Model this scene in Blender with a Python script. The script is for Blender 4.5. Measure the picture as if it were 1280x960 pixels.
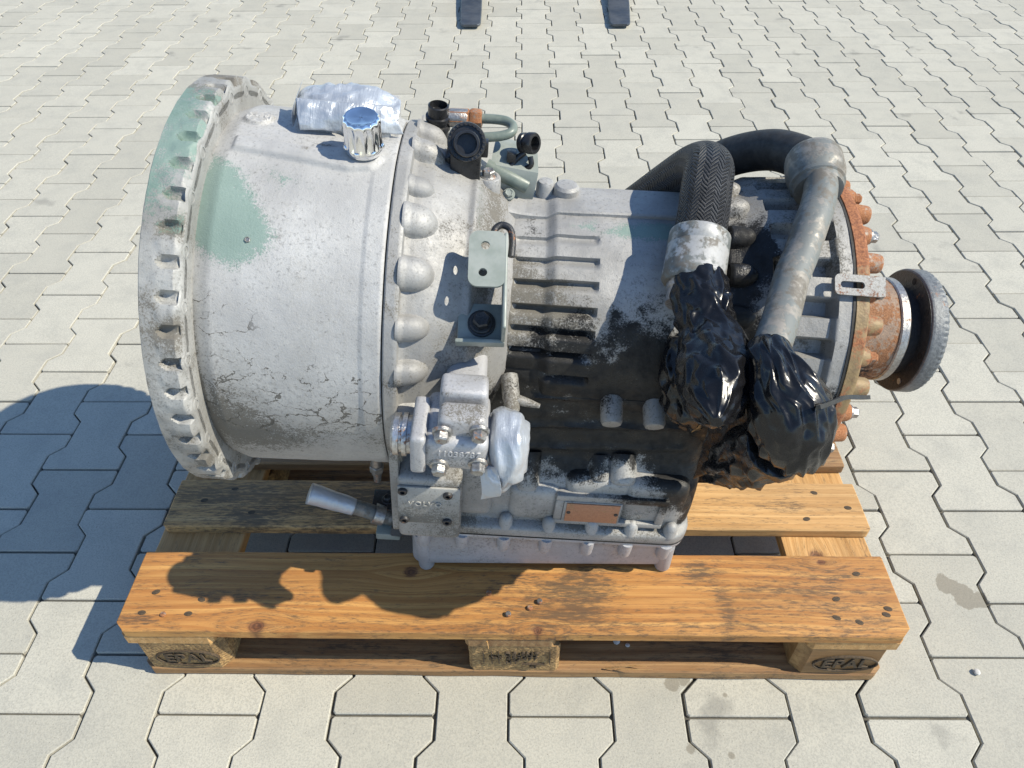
import bpy, bmesh, math, random
import numpy as np
from mathutils import Vector, Matrix

random.seed(7)
rng = np.random.default_rng(11)
S = bpy.context.scene
for o in list(bpy.data.objects):
    bpy.data.objects.remove(o)
C = S.collection
PI = math.pi

# ---------------------------------------------------------------- camera
cam_d = bpy.data.cameras.new('camera')
cam = bpy.data.objects.new('camera', cam_d)
C.objects.link(cam)
S.camera = cam
CP, CY, CR = 0.7591762, -0.0205015, -0.0104877      # pitch below horizon, yaw, roll
fwd = Vector((math.sin(CY) * math.cos(CP), math.cos(CY) * math.cos(CP), -math.sin(CP)))
rgt = Vector((math.cos(CY), -math.sin(CY), 0))
upv = rgt.cross(fwd)
r2 = math.cos(CR) * rgt + math.sin(CR) * upv
u2 = -math.sin(CR) * rgt + math.cos(CR) * upv
cam.matrix_world = Matrix(((r2.x, u2.x, -fwd.x, 0.018482), (r2.y, u2.y, -fwd.y, -0.557194),
                           (r2.z, u2.z, -fwd.z, 1.187663), (0, 0, 0, 1)))
cam_d.sensor_width = 36
cam_d.lens = 937.427 / 1280 * 36
cam_d.clip_start = 0.02
cam_d.clip_end = 500

# ---------------------------------------------------------------- sky and sun
SUN = Vector((0.97, -0.175, 1.0)).normalized()
w = bpy.data.worlds.new('World')
S.world = w
w.use_nodes = True
nt = w.node_tree
nt.nodes.clear()
sky = nt.nodes.new('ShaderNodeTexSky')
sky.sky_type = 'NISHITA'
sky.sun_disc = False
sky.sun_elevation = math.asin(SUN.z)
sky.sun_rotation = math.atan2(SUN.x, SUN.y)
sky.air_density = 1.0
sky.dust_density = 0.0
sky.ozone_density = 3.5
bg = nt.nodes.new('ShaderNodeBackground')
bg.inputs['Strength'].default_value = 0.135
wo = nt.nodes.new('ShaderNodeOutputWorld')
nt.links.new(sky.outputs[0], bg.inputs[0])
nt.links.new(bg.outputs[0], wo.inputs[0])
sd = bpy.data.lights.new('sun', 'SUN')
sd.energy = 4.4
sd.angle = math.radians(0.53)
sd.color = (1.0, 0.93, 0.78)
sun = bpy.data.objects.new('sun', sd)
C.objects.link(sun)
sun.rotation_euler = (-SUN).to_track_quat('-Z', 'Y').to_euler()
sun.location = SUN * 8

vs = S.view_settings
vs.view_transform = 'Standard'
vs.look = 'None'
vs.gamma = 1
vs.exposure = 0.6
vs.use_curve_mapping = False
S.render.engine = 'CYCLES'

# ---------------------------------------------------------------- noise in numpy
def _h(ix, iy, iz, seed):
    n = (ix * 374761393 + iy * 668265263 + iz * 2147483647 + seed * 974711) & 0xffffffff
    n = ((n ^ (n >> 13)) * 1274126177) & 0xffffffff
    n = (n ^ (n >> 16)) & 0xffffff
    return n / float(0xffffff) * 2 - 1

def vnoise(p, seed=0):
    p = np.asarray(p, float)
    i = np.floor(p).astype(np.int64)
    f = p - i
    f = f * f * (3 - 2 * f)
    out = 0
    for dx in (0, 1):
        for dy in (0, 1):
            for dz in (0, 1):
                wt = (f[..., 0] if dx else 1 - f[..., 0]) * (f[..., 1] if dy else 1 - f[..., 1]) * (f[..., 2] if dz else 1 - f[..., 2])
                out = out + wt * _h(i[..., 0] + dx, i[..., 1] + dy, i[..., 2] + dz, seed)
    return out

def fbm(p, oct=4, seed=0):
    p = np.asarray(p, float)
    a, s, t = 1.0, 0, 0
    for k in range(oct):
        s = s + a * vnoise(p * 2 ** k, seed + k * 17)
        t += a
        a *= 0.5
    return s / t

def ridged(p, oct=3, seed=0):
    a, s, t = 1.0, 0, 0
    for k in range(oct):
        s = s + a * (1 - np.abs(vnoise(np.asarray(p) * 2 ** k, seed + k * 13)) * 2)
        t += a
        a *= 0.5
    return s / t

def sstep(a, b, x):
    t = np.clip((np.asarray(x, float) - a) / (b - a), 0, 1)
    return t * t * (3 - 2 * t)

def poly_sd(x, y, poly):
    """signed distance, positive inside"""
    x = np.asarray(x, float); y = np.asarray(y, float)
    d = np.full(x.shape, 1e9)
    ins = np.zeros(x.shape, bool)
    n = len(poly)
    for i in range(n):
        ax, ay = poly[i]
        bx, by = poly[(i + 1) % n]
        ex, ey = bx - ax, by - ay
        t = np.clip(((x - ax) * ex + (y - ay) * ey) / (ex * ex + ey * ey), 0, 1)
        d = np.minimum(d, np.hypot(x - ax - t * ex, y - ay - t * ey))
        cnd = (ay > y) != (by > y)
        with np.errstate(divide='ignore', invalid='ignore'):
            xi = ax + (y - ay) * ex / (ey if ey != 0 else 1e-9)
        ins ^= cnd & (x < xi)
    return np.where(ins, d, -d)

# ---------------------------------------------------------------- material helpers
class NT:
    def __init__(self, name):
        self.m = bpy.data.materials.new(name)
        self.m.use_nodes = True
        self.t = self.m.node_tree
        self.t.nodes.clear()
        self.out = self.t.nodes.new('ShaderNodeOutputMaterial')
        self.b = self.t.nodes.new('ShaderNodeBsdfPrincipled')
        self.t.links.new(self.b.outputs[0], self.out.inputs[0])
        self.tc = self.t.nodes.new('ShaderNodeTexCoord')

    def n(self, typ, **kw):
        x = self.t.nodes.new(typ)
        for k, v in kw.items():
            setattr(x, k, v)
        return x

    def l(self, a, b):
        self.t.links.new(a, b)

    def set(self, sock, v):
        if isinstance(v, bpy.types.NodeSocket):
            self.l(v, sock)
        elif isinstance(v, tuple) and len(v) == 3 and len(sock.default_value) == 4:
            sock.default_value = (*v, 1)
        else:
            sock.default_value = v

    def math(self, op, a, b=None, c=None, clamp=False):
        x = self.n('ShaderNodeMath', operation=op, use_clamp=clamp)
        for i, v in enumerate((a, b, c)):
            if v is not None:
                self.set(x.inputs[i], v)
        return x.outputs[0]

    def noise(self, scale, detail=4, rough=0.55, vec=None, dist=0.0):
        x = self.n('ShaderNodeTexNoise')
        x.inputs['Scale'].default_value = scale
        x.inputs['Detail'].default_value = detail
        x.inputs['Roughness'].default_value = rough
        x.inputs['Distortion'].default_value = dist
        self.l(vec or self.tc.outputs['Object'], x.inputs['Vector'])
        return x.outputs['Fac']

    def voro(self, scale, vec=None, feature='F1'):
        x = self.n('ShaderNodeTexVoronoi', feature=feature)
        x.inputs['Scale'].default_value = scale
        self.l(vec or self.tc.outputs['Object'], x.inputs['Vector'])
        return x.outputs['Distance']

    def scalevec(self, s, vec=None):
        x = self.n('ShaderNodeMapping')
        x.inputs['Scale'].default_value = s
        self.l(vec or self.tc.outputs['Object'], x.inputs['Vector'])
        return x.outputs[0]

    def ramp(self, fac, lo, hi, smooth=True):
        x = self.n('ShaderNodeMapRange', interpolation_type='SMOOTHSTEP' if smooth else 'LINEAR')
        self.set(x.inputs[0], fac)
        x.inputs[1].default_value = lo
        x.inputs[2].default_value = hi
        return x.outputs[0]

    def rng(self, fac, lo, hi, a, b):
        x = self.n('ShaderNodeMapRange')
        self.set(x.inputs[0], fac)
        for i, v in enumerate((lo, hi, a, b)):
            x.inputs[i + 1].default_value = v
        return x.outputs[0]

    def mix(self, f, a, b):
        x = self.n('ShaderNodeMix', data_type='RGBA')
        self.set(x.inputs[0], f)
        self.set(x.inputs[6], a)
        self.set(x.inputs[7], b)
        return x.outputs[2]

    def mixf(self, f, a, b):
        x = self.n('ShaderNodeMix', data_type='FLOAT')
        self.set(x.inputs[0], f)
        self.set(x.inputs[2], a)
        self.set(x.inputs[3], b)
        return x.outputs[0]

    def attr(self, name):
        x = self.n('ShaderNodeAttribute', attribute_name=name)
        return x.outputs['Fac']

    def bump(self, h, strength=0.3, dist=0.002, prev=None):
        x = self.n('ShaderNodeBump')
        x.inputs['Strength'].default_value = strength
        x.inputs['Distance'].default_value = dist
        self.l(h, x.inputs['Height'])
        if prev:
            self.l(prev, x.inputs['Normal'])
        return x.outputs[0]

    def fin(self, col=None, rough=None, metal=None, normal=None, **kw):
        for k, v in (('Base Color', col), ('Roughness', rough), ('Metallic', metal)):
            if v is not None:
                self.set(self.b.inputs[k], v)
        if normal is not None:
            self.l(normal, self.b.inputs['Normal'])
        for k, v in kw.items():
            self.set(self.b.inputs[k.replace('_', ' ')], v)
        return self.m


def mat_cast(name, base=(0.40, 0.395, 0.382), dark=(0.245, 0.242, 0.235), metal=0.2, rough=0.55, dirt=(0.075, 0.068, 0.055), spots=0.5, crack=False):
    """cast aluminium with grime, oil film and remains of green paint, steered by point attributes"""
    M = NT(name)
    n1 = M.noise(11, 5, 0.6)
    n2 = M.noise(95, 4, 0.7)
    n3 = M.noise(430, 3, 0.65)
    n4 = M.noise(1300, 2, 0.6)
    c = M.mix(M.ramp(n1, 0.3, 0.7), dark, base)
    brk = M.math('ADD', M.math('MULTIPLY', M.math('SUBTRACT', n2, 0.5), 1.1), M.math('MULTIPLY', M.math('SUBTRACT', n3, 0.5), 1.3))
    brk = M.math('ADD', brk, M.math('MULTIPLY', M.math('SUBTRACT', n4, 0.5), 0.9))
    # peppering of the as-cast skin
    n5 = M.noise(210, 3, 0.7)
    pk = M.ramp(M.math('ADD', M.math('MULTIPLY', n5, 0.75), M.math('ADD', M.math('MULTIPLY', n3, 0.3), M.math('MULTIPLY', n1, 0.25))), 0.67, 0.86)
    c = M.mix(M.math('MULTIPLY', pk, 0.6), c, tuple(x * 0.42 for x in dark))
    d0 = M.math('ADD', M.math('MULTIPLY', M.math('SUBTRACT', n1, 0.5), 0.85), M.attr('dirt'))
    c = M.mix(M.math('MULTIPLY', M.ramp(M.math('ADD', d0, M.math('MULTIPLY', brk, 0.35)), -0.05, 0.5), 0.42), c, (0.19, 0.18, 0.16))
    lo = 0.40 + 0.2 * (1 - spots)
    dm = M.ramp(M.math('ADD', d0, brk), lo, lo + 0.26)
    c = M.mix(M.math('MULTIPLY', dm, 0.88), c, M.mix(n2, dirt, tuple(x * 1.9 for x in dirt)))
    if crack:
        w1 = M.noise(26, 4, 0.65)
        w2 = M.noise(26, 4, 0.65, M.scalevec((1, 1, 1), M.tc.outputs['Object']))
        sv = M.n('ShaderNodeVectorMath', operation='ADD')
        cb = M.n('ShaderNodeCombineXYZ')
        M.l(M.math('MULTIPLY', w1, 0.05), cb.inputs[0])
        M.l(M.math('MULTIPLY', M.noise(33, 4, 0.65), 0.05), cb.inputs[1])
        M.l(M.math('MULTIPLY', M.noise(41, 4, 0.65), 0.05), cb.inputs[2])
        M.l(M.scalevec((1, 1.6, 1.9)), sv.inputs[0]); M.l(cb.outputs[0], sv.inputs[1])
        v = M.voro(19, sv.outputs[0], 'DISTANCE_TO_EDGE')
        wd_ = M.math('MULTIPLY', M.ramp(M.math('ADD', M.noise(30, 4, 0.65), M.math('MULTIPLY', M.attr('crack'), 0.20)), 0.52, 0.82), 0.045)
        ck = M.math('MULTIPLY', M.math('LESS_THAN', v, wd_), M.ramp(M.attr('crack'), 0.05, 0.3))
        c = M.mix(M.math('MULTIPLY', ck, 0.8), c, (0.06, 0.055, 0.045))
    gm = M.ramp(M.math('ADD', M.attr('green'), M.math('MULTIPLY', brk, 0.62)), 0.42, 0.62)
    c = M.mix(M.math('MULTIPLY', gm, 0.80), c, M.mix(n1, (0.115, 0.195, 0.165), (0.18, 0.275, 0.235)))
    n6 = M.noise(42, 4, 0.65)
    om = M.ramp(M.math('ADD', M.math('ADD', M.attr('oil'), M.math('MULTIPLY', brk, 0.6)), M.math('MULTIPLY', M.math('SUBTRACT', n6, 0.5), 1.1)), 0.30, 0.66)
    c = M.mix(M.math('MULTIPLY', om, 0.97), c, M.mix(M.ramp(n2, 0.35, 0.75), (0.0035, 0.0035, 0.004), (0.014, 0.0138, 0.0135)))
    rr = M.mixf(dm, M.rng(n2, 0.3, 0.7, rough - 0.08, rough + 0.14), 0.85)
    rr = M.mixf(gm, rr, 0.55)
    rr = M.mixf(om, rr, M.rng(n6, 0.35, 0.65, 0.22, 0.75))
    mx = M.math('MAXIMUM', M.math('MAXIMUM', dm, gm), om)
    mm = M.math('MULTIPLY', metal, M.math('SUBTRACT', 1.0, mx), clamp=True)
    h = M.math('ADD', M.math('MULTIPLY', n3, 0.6), M.math('MULTIPLY', n4, 0.4))
    h = M.math('ADD', h, M.math('MULTIPLY', n2, 0.8))
    h = M.math('ADD', h, M.math('MULTIPLY', gm, 0.35))
    if crack:
        h = M.math('SUBTRACT', h, M.math('MULTIPLY', ck, 1.2))
    return M.fin(c, rr, mm, M.bump(h, 0.5, 0.0013), Specular_IOR_Level=M.mixf(om, 0.5, 0.3))


def mat_simple(name, a, b, rough=(0.4, 0.6), metal=0.0, scale=60, bump=0.25, bd=0.001, bscale=400, **kw):
    M = NT(name)
    n = M.noise(scale, 5, 0.6)
    f = M.noise(bscale, 3, 0.6)
    return M.fin(M.mix(M.ramp(n, 0.3, 0.7), a, b), M.rng(M.noise(scale * 2.3, 3), 0.3, 0.7, *rough), metal,
                 M.bump(M.math('ADD', n, M.math('MULTIPLY', f, 0.5)), bump, bd), **kw)


def mat_rust(name, base, base2, rust=0.5, rough=0.55, metal=0.6, rcol=((0.20, 0.075, 0.028), (0.36, 0.16, 0.07)), scale=45):
    M = NT(name)
    n1 = M.noise(scale, 6, 0.65)
    n2 = M.noise(scale * 5, 4, 0.6)
    n3 = M.noise(scale * 16, 3, 0.6)
    k = M.ramp(M.math('ADD', n1, M.math('MULTIPLY', M.math('SUBTRACT', n2, 0.5), 0.5)), 0.62 - 0.3 * rust, 0.78 - 0.3 * rust)
    k = M.math('MAXIMUM', k, M.ramp(M.attr('rust'), 0.2, 0.8))
    c = M.mix(M.ramp(n2, 0.3, 0.7), base, base2)
    c = M.mix(k, c, M.mix(M.ramp(n3, 0.3, 0.7), *rcol))
    dm = M.ramp(M.math('ADD', M.attr('dirt'), M.math('SUBTRACT', n2, 0.5)), 0.35, 0.65)
    c = M.mix(dm, c, (0.012, 0.012, 0.012))
    return M.fin(c, M.mixf(k, rough, 0.9), M.math('MULTIPLY', metal, M.math('SUBTRACT', 1.0, M.math('MAXIMUM', k, dm)), clamp=True),
                 M.bump(M.math('ADD', n2, M.math('MULTIPLY', n3, 0.6)), 0.5, 0.0015))


def mat_wood(name, pale, deep, stain=0.5, stain_col=(0.055, 0.042, 0.028), rough=0.62, grain=1.0):
    M = NT(name)
    sep = M.n('ShaderNodeSeparateXYZ')
    M.l(M.tc.outputs['Object'], sep.inputs[0])
    gy = M.math('ADD', sep.outputs[1], M.attr('gy'))
    oi = M.n('ShaderNodeObjectInfo')
    off = M.math('MULTIPLY', oi.outputs['Random'], 37.0)
    def vec(sx, sy, sz):
        cmb = M.n('ShaderNodeCombineXYZ')
        M.l(M.math('MULTIPLY', M.math('ADD', sep.outputs[0], off), sx), cmb.inputs[0])
        M.l(M.math('MULTIPLY', gy, sy), cmb.inputs[1])
        M.l(M.math('MULTIPLY', sep.outputs[2], sz), cmb.inputs[2])
        return cmb.outputs[0]
    g1 = M.noise(1, 3, 0.6, vec(1.3, 150 * grain, 150 * grain), 0.25)
    g2 = M.noise(1, 4, 0.65, vec(9, 520, 520))
    g3 = M.noise(1, 4, 0.6, vec(3, 11, 11), 0.6)
    wv = M.math('SINE', M.math('ADD', M.math('MULTIPLY', gy, 420 * grain), M.math('MULTIPLY', g3, 9.0)))
    k = M.math('ADD', M.math('MULTIPLY', g1, 0.75), M.math('MULTIPLY', wv, 0.06))
    c = M.mix(M.ramp(k, 0.22, 0.66), deep, pale)
    c = M.mix(M.math('MULTIPLY', M.ramp(g2, 0.5, 0.72), 0.5), c, tuple(x * 0.5 for x in deep))
    st = M.noise(1, 6, 0.72, vec(10, 42, 42), 0.3)
    st2 = M.noise(1, 5, 0.75, vec(60, 330, 120), 0.2)
    sm = M.math('ADD', M.math('ADD', st, M.math('MULTIPLY', M.math('SUBTRACT', st2, 0.5), 1.25)), M.math('MULTIPLY', M.attr('dirt'), 0.34))
    sm = M.ramp(sm, 0.80 - 0.34 * stain, 1.16 - 0.34 * stain)
    c = M.mix(M.math('MULTIPLY', sm, 0.82), c, stain_col)
    fl_ = M.ramp(M.noise(1, 3, 0.7, vec(38, 300, 200)), 0.60, 0.74)
    c = M.mix(M.math('MULTIPLY', fl_, 0.75 * stain), c, stain_col)
    bl = M.ramp(M.noise(1, 4, 0.6, vec(3.5, 16, 16)), 0.42, 0.68)
    c = M.mix(M.math('MULTIPLY', bl, 0.35), c, tuple(x * 0.55 for x in deep))
    kn = M.attr('knot')
    c = M.mix(M.math('MULTIPLY', M.ramp(M.math('ADD', kn, M.math('MULTIPLY', M.math('SUBTRACT', g2, 0.5), 0.9)), 0.3, 0.8), 0.85), c, M.mix(M.math('MULTIPLY', M.math('ADD', M.math('SINE', M.math('MULTIPLY', kn, 26.0)), 1.0), 0.5), (0.05, 0.014, 0.007), (0.15, 0.052, 0.02)))
    h = M.math('ADD', M.math('MULTIPLY', g2, 0.6), M.math('MULTIPLY', k, 0.8))
    h = M.math('SUBTRACT', h, M.math('MULTIPLY', sm, 0.2))
    return M.fin(c, M.rng(g2, 0.2, 0.8, rough - 0.12, rough + 0.15), 0.0, M.bump(h, 0.55, 0.0014))


def mat_paver(name):
    M = NT(name)
    geo = M.n('ShaderNodeNewGeometry')
    P = geo.outputs['Position']
    oi = M.n('ShaderNodeObjectInfo')
    rnd = M.math('FRACT', M.math('ADD', oi.outputs['Random'], M.attr('rnd')))
    n1 = M.noise(2.2, 3, 0.6, P)
    n2 = M.noise(60, 3, 0.7, P)
    n3 = M.noise(330, 3, 0.7, P)
    n4 = M.noise(13, 4, 0.65, P)
    c = M.mix(rnd, (0.385, 0.368, 0.308), (0.480, 0.460, 0.388))
    c = M.mix(M.math('MULTIPLY', M.ramp(n4, 0.42, 0.72), 0.34), c, (0.27, 0.268, 0.24))
    c = M.mix(M.math('MULTIPLY', M.ramp(n1, 0.45, 0.7), 0.2), c, (0.44, 0.415, 0.34))
    c = M.mix(M.math('MULTIPLY', M.ramp(n3, 0.42, 0.62), 0.42), c, (0.235, 0.23, 0.205))
    c = M.mix(M.math('MULTIPLY', M.ramp(M.noise(700, 2, 0.6, P), 0.5, 0.7), 0.3), c, (0.52, 0.51, 0.45))
    # dark pinholes
    v = M.voro(210, P)
    pin = M.math('MULTIPLY', M.ramp(v, 0.17, 0.05), M.ramp(n2, 0.46, 0.56))
    c = M.mix(M.math('MULTIPLY', pin, 0.75), c, (0.07, 0.068, 0.06))
    # a few darker, soiled spots
    sp = M.ramp(M.math('ADD', M.noise(4.5, 3, 0.6, P), M.math('MULTIPLY', n4, 0.25)), 0.78, 0.86)
    c = M.mix(M.math('MULTIPLY', sp, 0.5), c, (0.19, 0.185, 0.165))
    # damp stains that have dried into the concrete
    sep = M.n('ShaderNodeSeparateXYZ')
    M.l(P, sep.inputs[0])
    wob = M.math('MULTIPLY', M.math('SUBTRACT', M.noise(38, 4, 0.6, P), 0.5), 0.035)
    tot = None
    for (x, y, r) in ((0.775, 0.178, 0.019), (0.797, 0.153, 0.024), (0.822, 0.148, 0.016), (0.262, -0.008, 0.012), (0.282, -0.003, 0.010), (0.275, -0.109, 0.006), (0.335, -0.118, 0.005), (0.343, -0.025, 0.004), (0.30, -0.132, 0.004)):
        dx = M.math('SUBTRACT', sep.outputs[0], x)
        dy = M.math('SUBTRACT', sep.outputs[1], y)
        d = M.math('SQRT', M.math('ADD', M.math('MULTIPLY', dx, dx), M.math('MULTIPLY', dy, dy)))
        d = M.math('ADD', d, M.math('MULTIPLY', wob, min(1.0, r / 0.018)))
        k = M.ramp(d, r + 0.0015, r - 0.0015)
        tot = k if tot is None else M.math('MAXIMUM', tot, k)
    c = M.mix(M.math('MULTIPLY', tot, 0.62), c, (0.17, 0.148, 0.11))
    h = M.math('ADD', M.math('MULTIPLY', n2, 0.4), M.math('MULTIPLY', n3, 0.8))
    h = M.math('SUBTRACT', h, M.math('MULTIPLY', pin, 1.2))
    return M.fin(c, 0.88, 0.0, M.bump(h, 0.4, 0.0016), Specular_IOR_Level=0.25)


MT = {}
MT['cast'] = mat_cast('cast_aluminium')
MT['cast_bell'] = mat_cast('bell_casting', (0.455, 0.452, 0.44), (0.335, 0.332, 0.325), 0.15, 0.6, spots=0.58, crack=True)
MT['flange'] = mat_cast('flange_casting', (0.40, 0.398, 0.38), (0.26, 0.258, 0.245), 0.15, 0.58, dirt=(0.085, 0.078, 0.065), spots=0.85)
MT['pan'] = mat_cast('pan_casting', (0.45, 0.455, 0.48), (0.35, 0.355, 0.375), 0.3, 0.45, dirt=(0.12, 0.09, 0.065), spots=0.42)
MT['valve'] = mat_cast('valve_casting', (0.50, 0.50, 0.51), (0.42, 0.42, 0.43), 0.3, 0.48, spots=0.5)
MT['steel'] = mat_rust('zinc_steel', (0.42, 0.41, 0.39), (0.27, 0.26, 0.25), 0.12, 0.38, 0.8)
MT['nailsteel'] = mat_rust('dull_nail_steel', (0.16, 0.15, 0.14), (0.10, 0.09, 0.085), 0.4, 0.5, 0.5)
MT['strap'] = mat_rust('worn_white_strap', (0.34, 0.335, 0.32), (0.24, 0.23, 0.21), 0.35, 0.55, 0.1, ((0.13, 0.06, 0.035), (0.26, 0.13, 0.07)), 90)
MT['rusty'] = mat_rust('rusted_steel', (0.30, 0.25, 0.2), (0.2, 0.17, 0.15), 0.95, 0.6, 0.4)
MT['hub'] = mat_rust('rusted_hub', (0.30, 0.27, 0.22), (0.20, 0.20, 0.18), 0.85, 0.55, 0.3, ((0.15, 0.062, 0.026), (0.30, 0.15, 0.072)), 38)
MT['cover'] = mat_rust('ochre_cover', (0.25, 0.175, 0.085), (0.19, 0.135, 0.072), 0.55, 0.6, 0.15, ((0.16, 0.06, 0.03), (0.34, 0.14, 0.06)), 22)
MT['blacksteel'] = mat_rust('black_steel', (0.022, 0.023, 0.025), (0.04, 0.04, 0.042), 0.02, 0.4, 0.2)
MT['greysteel'] = mat_rust('worn_grey_steel', (0.10, 0.108, 0.115), (0.17, 0.18, 0.185), 0.02, 0.5, 0.2)
MT['bright'] = mat_rust('machined_steel', (0.55, 0.55, 0.55), (0.35, 0.34, 0.33), 0.1, 0.3, 0.9)
MT['chrome'] = mat_simple('chrome', (0.88, 0.88, 0.88), (0.8, 0.8, 0.8), (0.05, 0.13), 1.0, 50, 0.12, 0.0006, 700)
MT['rubber'] = mat_simple('black_rubber', (0.012, 0.012, 0.012), (0.03, 0.03, 0.03), (0.55, 0.8), 0.0, 60, 0.4, 0.001, 500)
MT['plastic'] = mat_simple('black_plastic', (0.010, 0.010, 0.011), (0.022, 0.022, 0.023), (0.22, 0.42), 0.0, 80, 0.15, 0.0006, 600)
MT['greygreen'] = mat_simple('grey_green_paint', (0.20, 0.225, 0.20), (0.27, 0.29, 0.265), (0.38, 0.55), 0.0, 40, 0.15, 0.0006, 500)
MT['tubegreen'] = mat_simple('green_tube_paint', (0.115, 0.145, 0.125), (0.17, 0.195, 0.165), (0.3, 0.5), 0.0, 70, 0.2, 0.0006, 500)
MT['gasket'] = mat_simple('gasket', (0.012, 0.012, 0.012), (0.03, 0.028, 0.025), (0.6, 0.8), 0.0, 60, 0.3, 0.001, 400)
MT['dark'] = mat_simple('dark_hollow', (0.006, 0.006, 0.006), (0.014, 0.013, 0.012), (0.7, 0.9), 0.0, 60, 0.2, 0.001, 400)
MT['ink'] = mat_simple('branding_burn', (0.035, 0.024, 0.014), (0.085, 0.058, 0.032), (0.7, 0.9), 0.0, 300, 0.3, 0.0005, 900)
MT['pebble'] = mat_simple('white_stone', (0.40, 0.39, 0.36), (0.62, 0.6, 0.56), (0.6, 0.8), 0.0, 120, 0.3, 0.001, 500)
MT['forksteel'] = mat_simple('fork_steel', (0.05, 0.06, 0.075), (0.115, 0.12, 0.125), (0.38, 0.55), 0.5, 14, 0.25, 0.001, 300)
MT['paver'] = mat_paver('grey_concrete_paver')
MT['sand'] = mat_simple('joint_sand', (0.065, 0.06, 0.05), (0.15, 0.137, 0.11), (0.9, 1.0), 0.0, 30, 0.6, 0.003, 350)


def mk_tape():
    M = NT('silver_duct_tape')
    n = M.noise(35, 5, 0.6)
    r = M.noise(1, 4, 0.6, M.scalevec((430, 70, 70)))
    v = M.noise(160, 4, 0.65)
    return M.fin(M.mix(n, (0.36, 0.39, 0.43), (0.50, 0.53, 0.565)), M.rng(n, 0.3, 0.7, 0.30, 0.45), 0.4,
                 M.bump(M.math('ADD', M.math('MULTIPLY', r, 0.9), v), 0.42, 0.0022))
MT['tape'] = mk_tape()


def mk_bag():
    """thin black film, crumpled into sharp creases"""
    M = NT('black_plastic_film')
    dv = M.n('ShaderNodeVectorMath', operation='ADD')
    nz = M.n('ShaderNodeTexNoise'); nz.inputs['Scale'].default_value = 22; nz.inputs['Detail'].default_value = 2
    M.l(M.tc.outputs['Object'], nz.inputs['Vector'])
    sc = M.n('ShaderNodeVectorMath', operation='SCALE'); sc.inputs['Scale'].default_value = 0.03
    M.l(nz.outputs['Color'], sc.inputs[0])
    M.l(M.tc.outputs['Object'], dv.inputs[0]); M.l(sc.outputs[0], dv.inputs[1])
    a = M.voro(30, dv.outputs[0])
    b = M.voro(85, dv.outputs[0])
    f = M.noise(140, 3, 0.6)
    d = M.ramp(M.math('ADD', M.noise(25, 4, 0.6), M.attr('dirt')), 0.66, 0.85)
    h = M.math('ADD', M.math('MULTIPLY', a, 1.0), M.math('ADD', M.math('MULTIPLY', b, 0.25), M.math('MULTIPLY', f, 0.04)))
    return M.fin(M.mix(M.math('MULTIPLY', d, 0.35), (0.006, 0.006, 0.007), (0.045, 0.042, 0.037)), M.rng(f, 0.3, 0.7, 0.17, 0.34), 0.0,
                 M.bump(h, 0.4, 0.006), Specular_IOR_Level=0.42)
MT['bag'] = mk_bag()


def mk_hose():
    """textile-braided hose: herringbone weave from two generated coordinates stored on the mesh"""
    M = NT('braided_hose')
    u = M.attr('hu')      # around, 0..1
    v = M.attr('hv')      # along, metres
    tri = M.math('ABSOLUTE', M.math('SUBTRACT', M.math('MULTIPLY', M.math('FRACT', M.math('ADD', M.math('MULTIPLY', u, 12.0), M.math('MULTIPLY', M.noise(30, 2), 0.35))), 2.0), 1.0))
    z = M.math('ADD', M.math('ADD', M.math('MULTIPLY', v, 190.0), M.math('MULTIPLY', M.noise(60, 3), 1.2)), M.math('MULTIPLY', tri, 1.6))
    s = M.math('MULTIPLY', M.math('ADD', M.math('SINE', M.math('MULTIPLY', z, 2 * PI)), 1.0), 0.5)
    n = M.noise(500, 4, 0.65)
    n2 = M.noise(35, 4, 0.6)
    c = M.mix(M.math('MULTIPLY', M.ramp(s, 0.45, 0.95), M.ramp(n2, 0.3, 0.7)), (0.009, 0.009, 0.010), (0.075, 0.075, 0.077))
    h = M.math('ADD', s, M.math('ADD', M.math('MULTIPLY', tri, 0.5), M.math('MULTIPLY', n, 0.7)))
    return M.fin(c, 0.55, 0.0, M.bump(h, 0.9, 0.003))
MT['hose'] = mk_hose()


def mk_pipe(name, base=((0.25, 0.23, 0.20), (0.16, 0.15, 0.13))):
    M = NT(name)
    n1 = M.noise(28, 6, 0.65)
    n2 = M.noise(85, 5, 0.65)
    n3 = M.noise(500, 3, 0.6)
    c = M.mix(M.ramp(n2, 0.35, 0.65), *base)
    k = M.ramp(M.math('ADD', n1, M.math('MULTIPLY', M.math('SUBTRACT', n2, 0.5), 0.5)), 0.44, 0.54)
    c = M.mix(k, c, M.mix(n2, (0.10, 0.115, 0.115), (0.19, 0.195, 0.18)))
    k2 = M.ramp(M.math('ADD', M.noise(19, 5, 0.6), M.math('MULTIPLY', M.math('SUBTRACT', n2, 0.5), 0.7)), 0.50, 0.60)
    c = M.mix(M.math('MULTIPLY', k2, 0.85), c, M.mix(n3, (0.085, 0.072, 0.055), (0.165, 0.145, 0.115)))
    k3 = M.ramp(M.math('ADD', M.attr('dirt'), M.math('SUBTRACT', n2, 0.5)), 0.4, 0.7)
    c = M.mix(k3, c, (0.012, 0.012, 0.012))
    return M.fin(c, M.rng(n2, 0.3, 0.7, 0.45, 0.7), M.mixf(M.math('MAXIMUM', k, k2), 0.2, 0.0),
                 M.bump(M.math('ADD', M.math('MULTIPLY', k, 0.4), M.math('ADD', M.math('MULTIPLY', n2, 0.5), M.math('MULTIPLY', n3, 0.4))), 0.35, 0.001))
MT['pipe'] = mk_pipe('worn_painted_pipe')
MT['collar'] = mk_pipe('worn_hose_ferrule', ((0.38, 0.38, 0.37), (0.30, 0.30, 0.29)))
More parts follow.
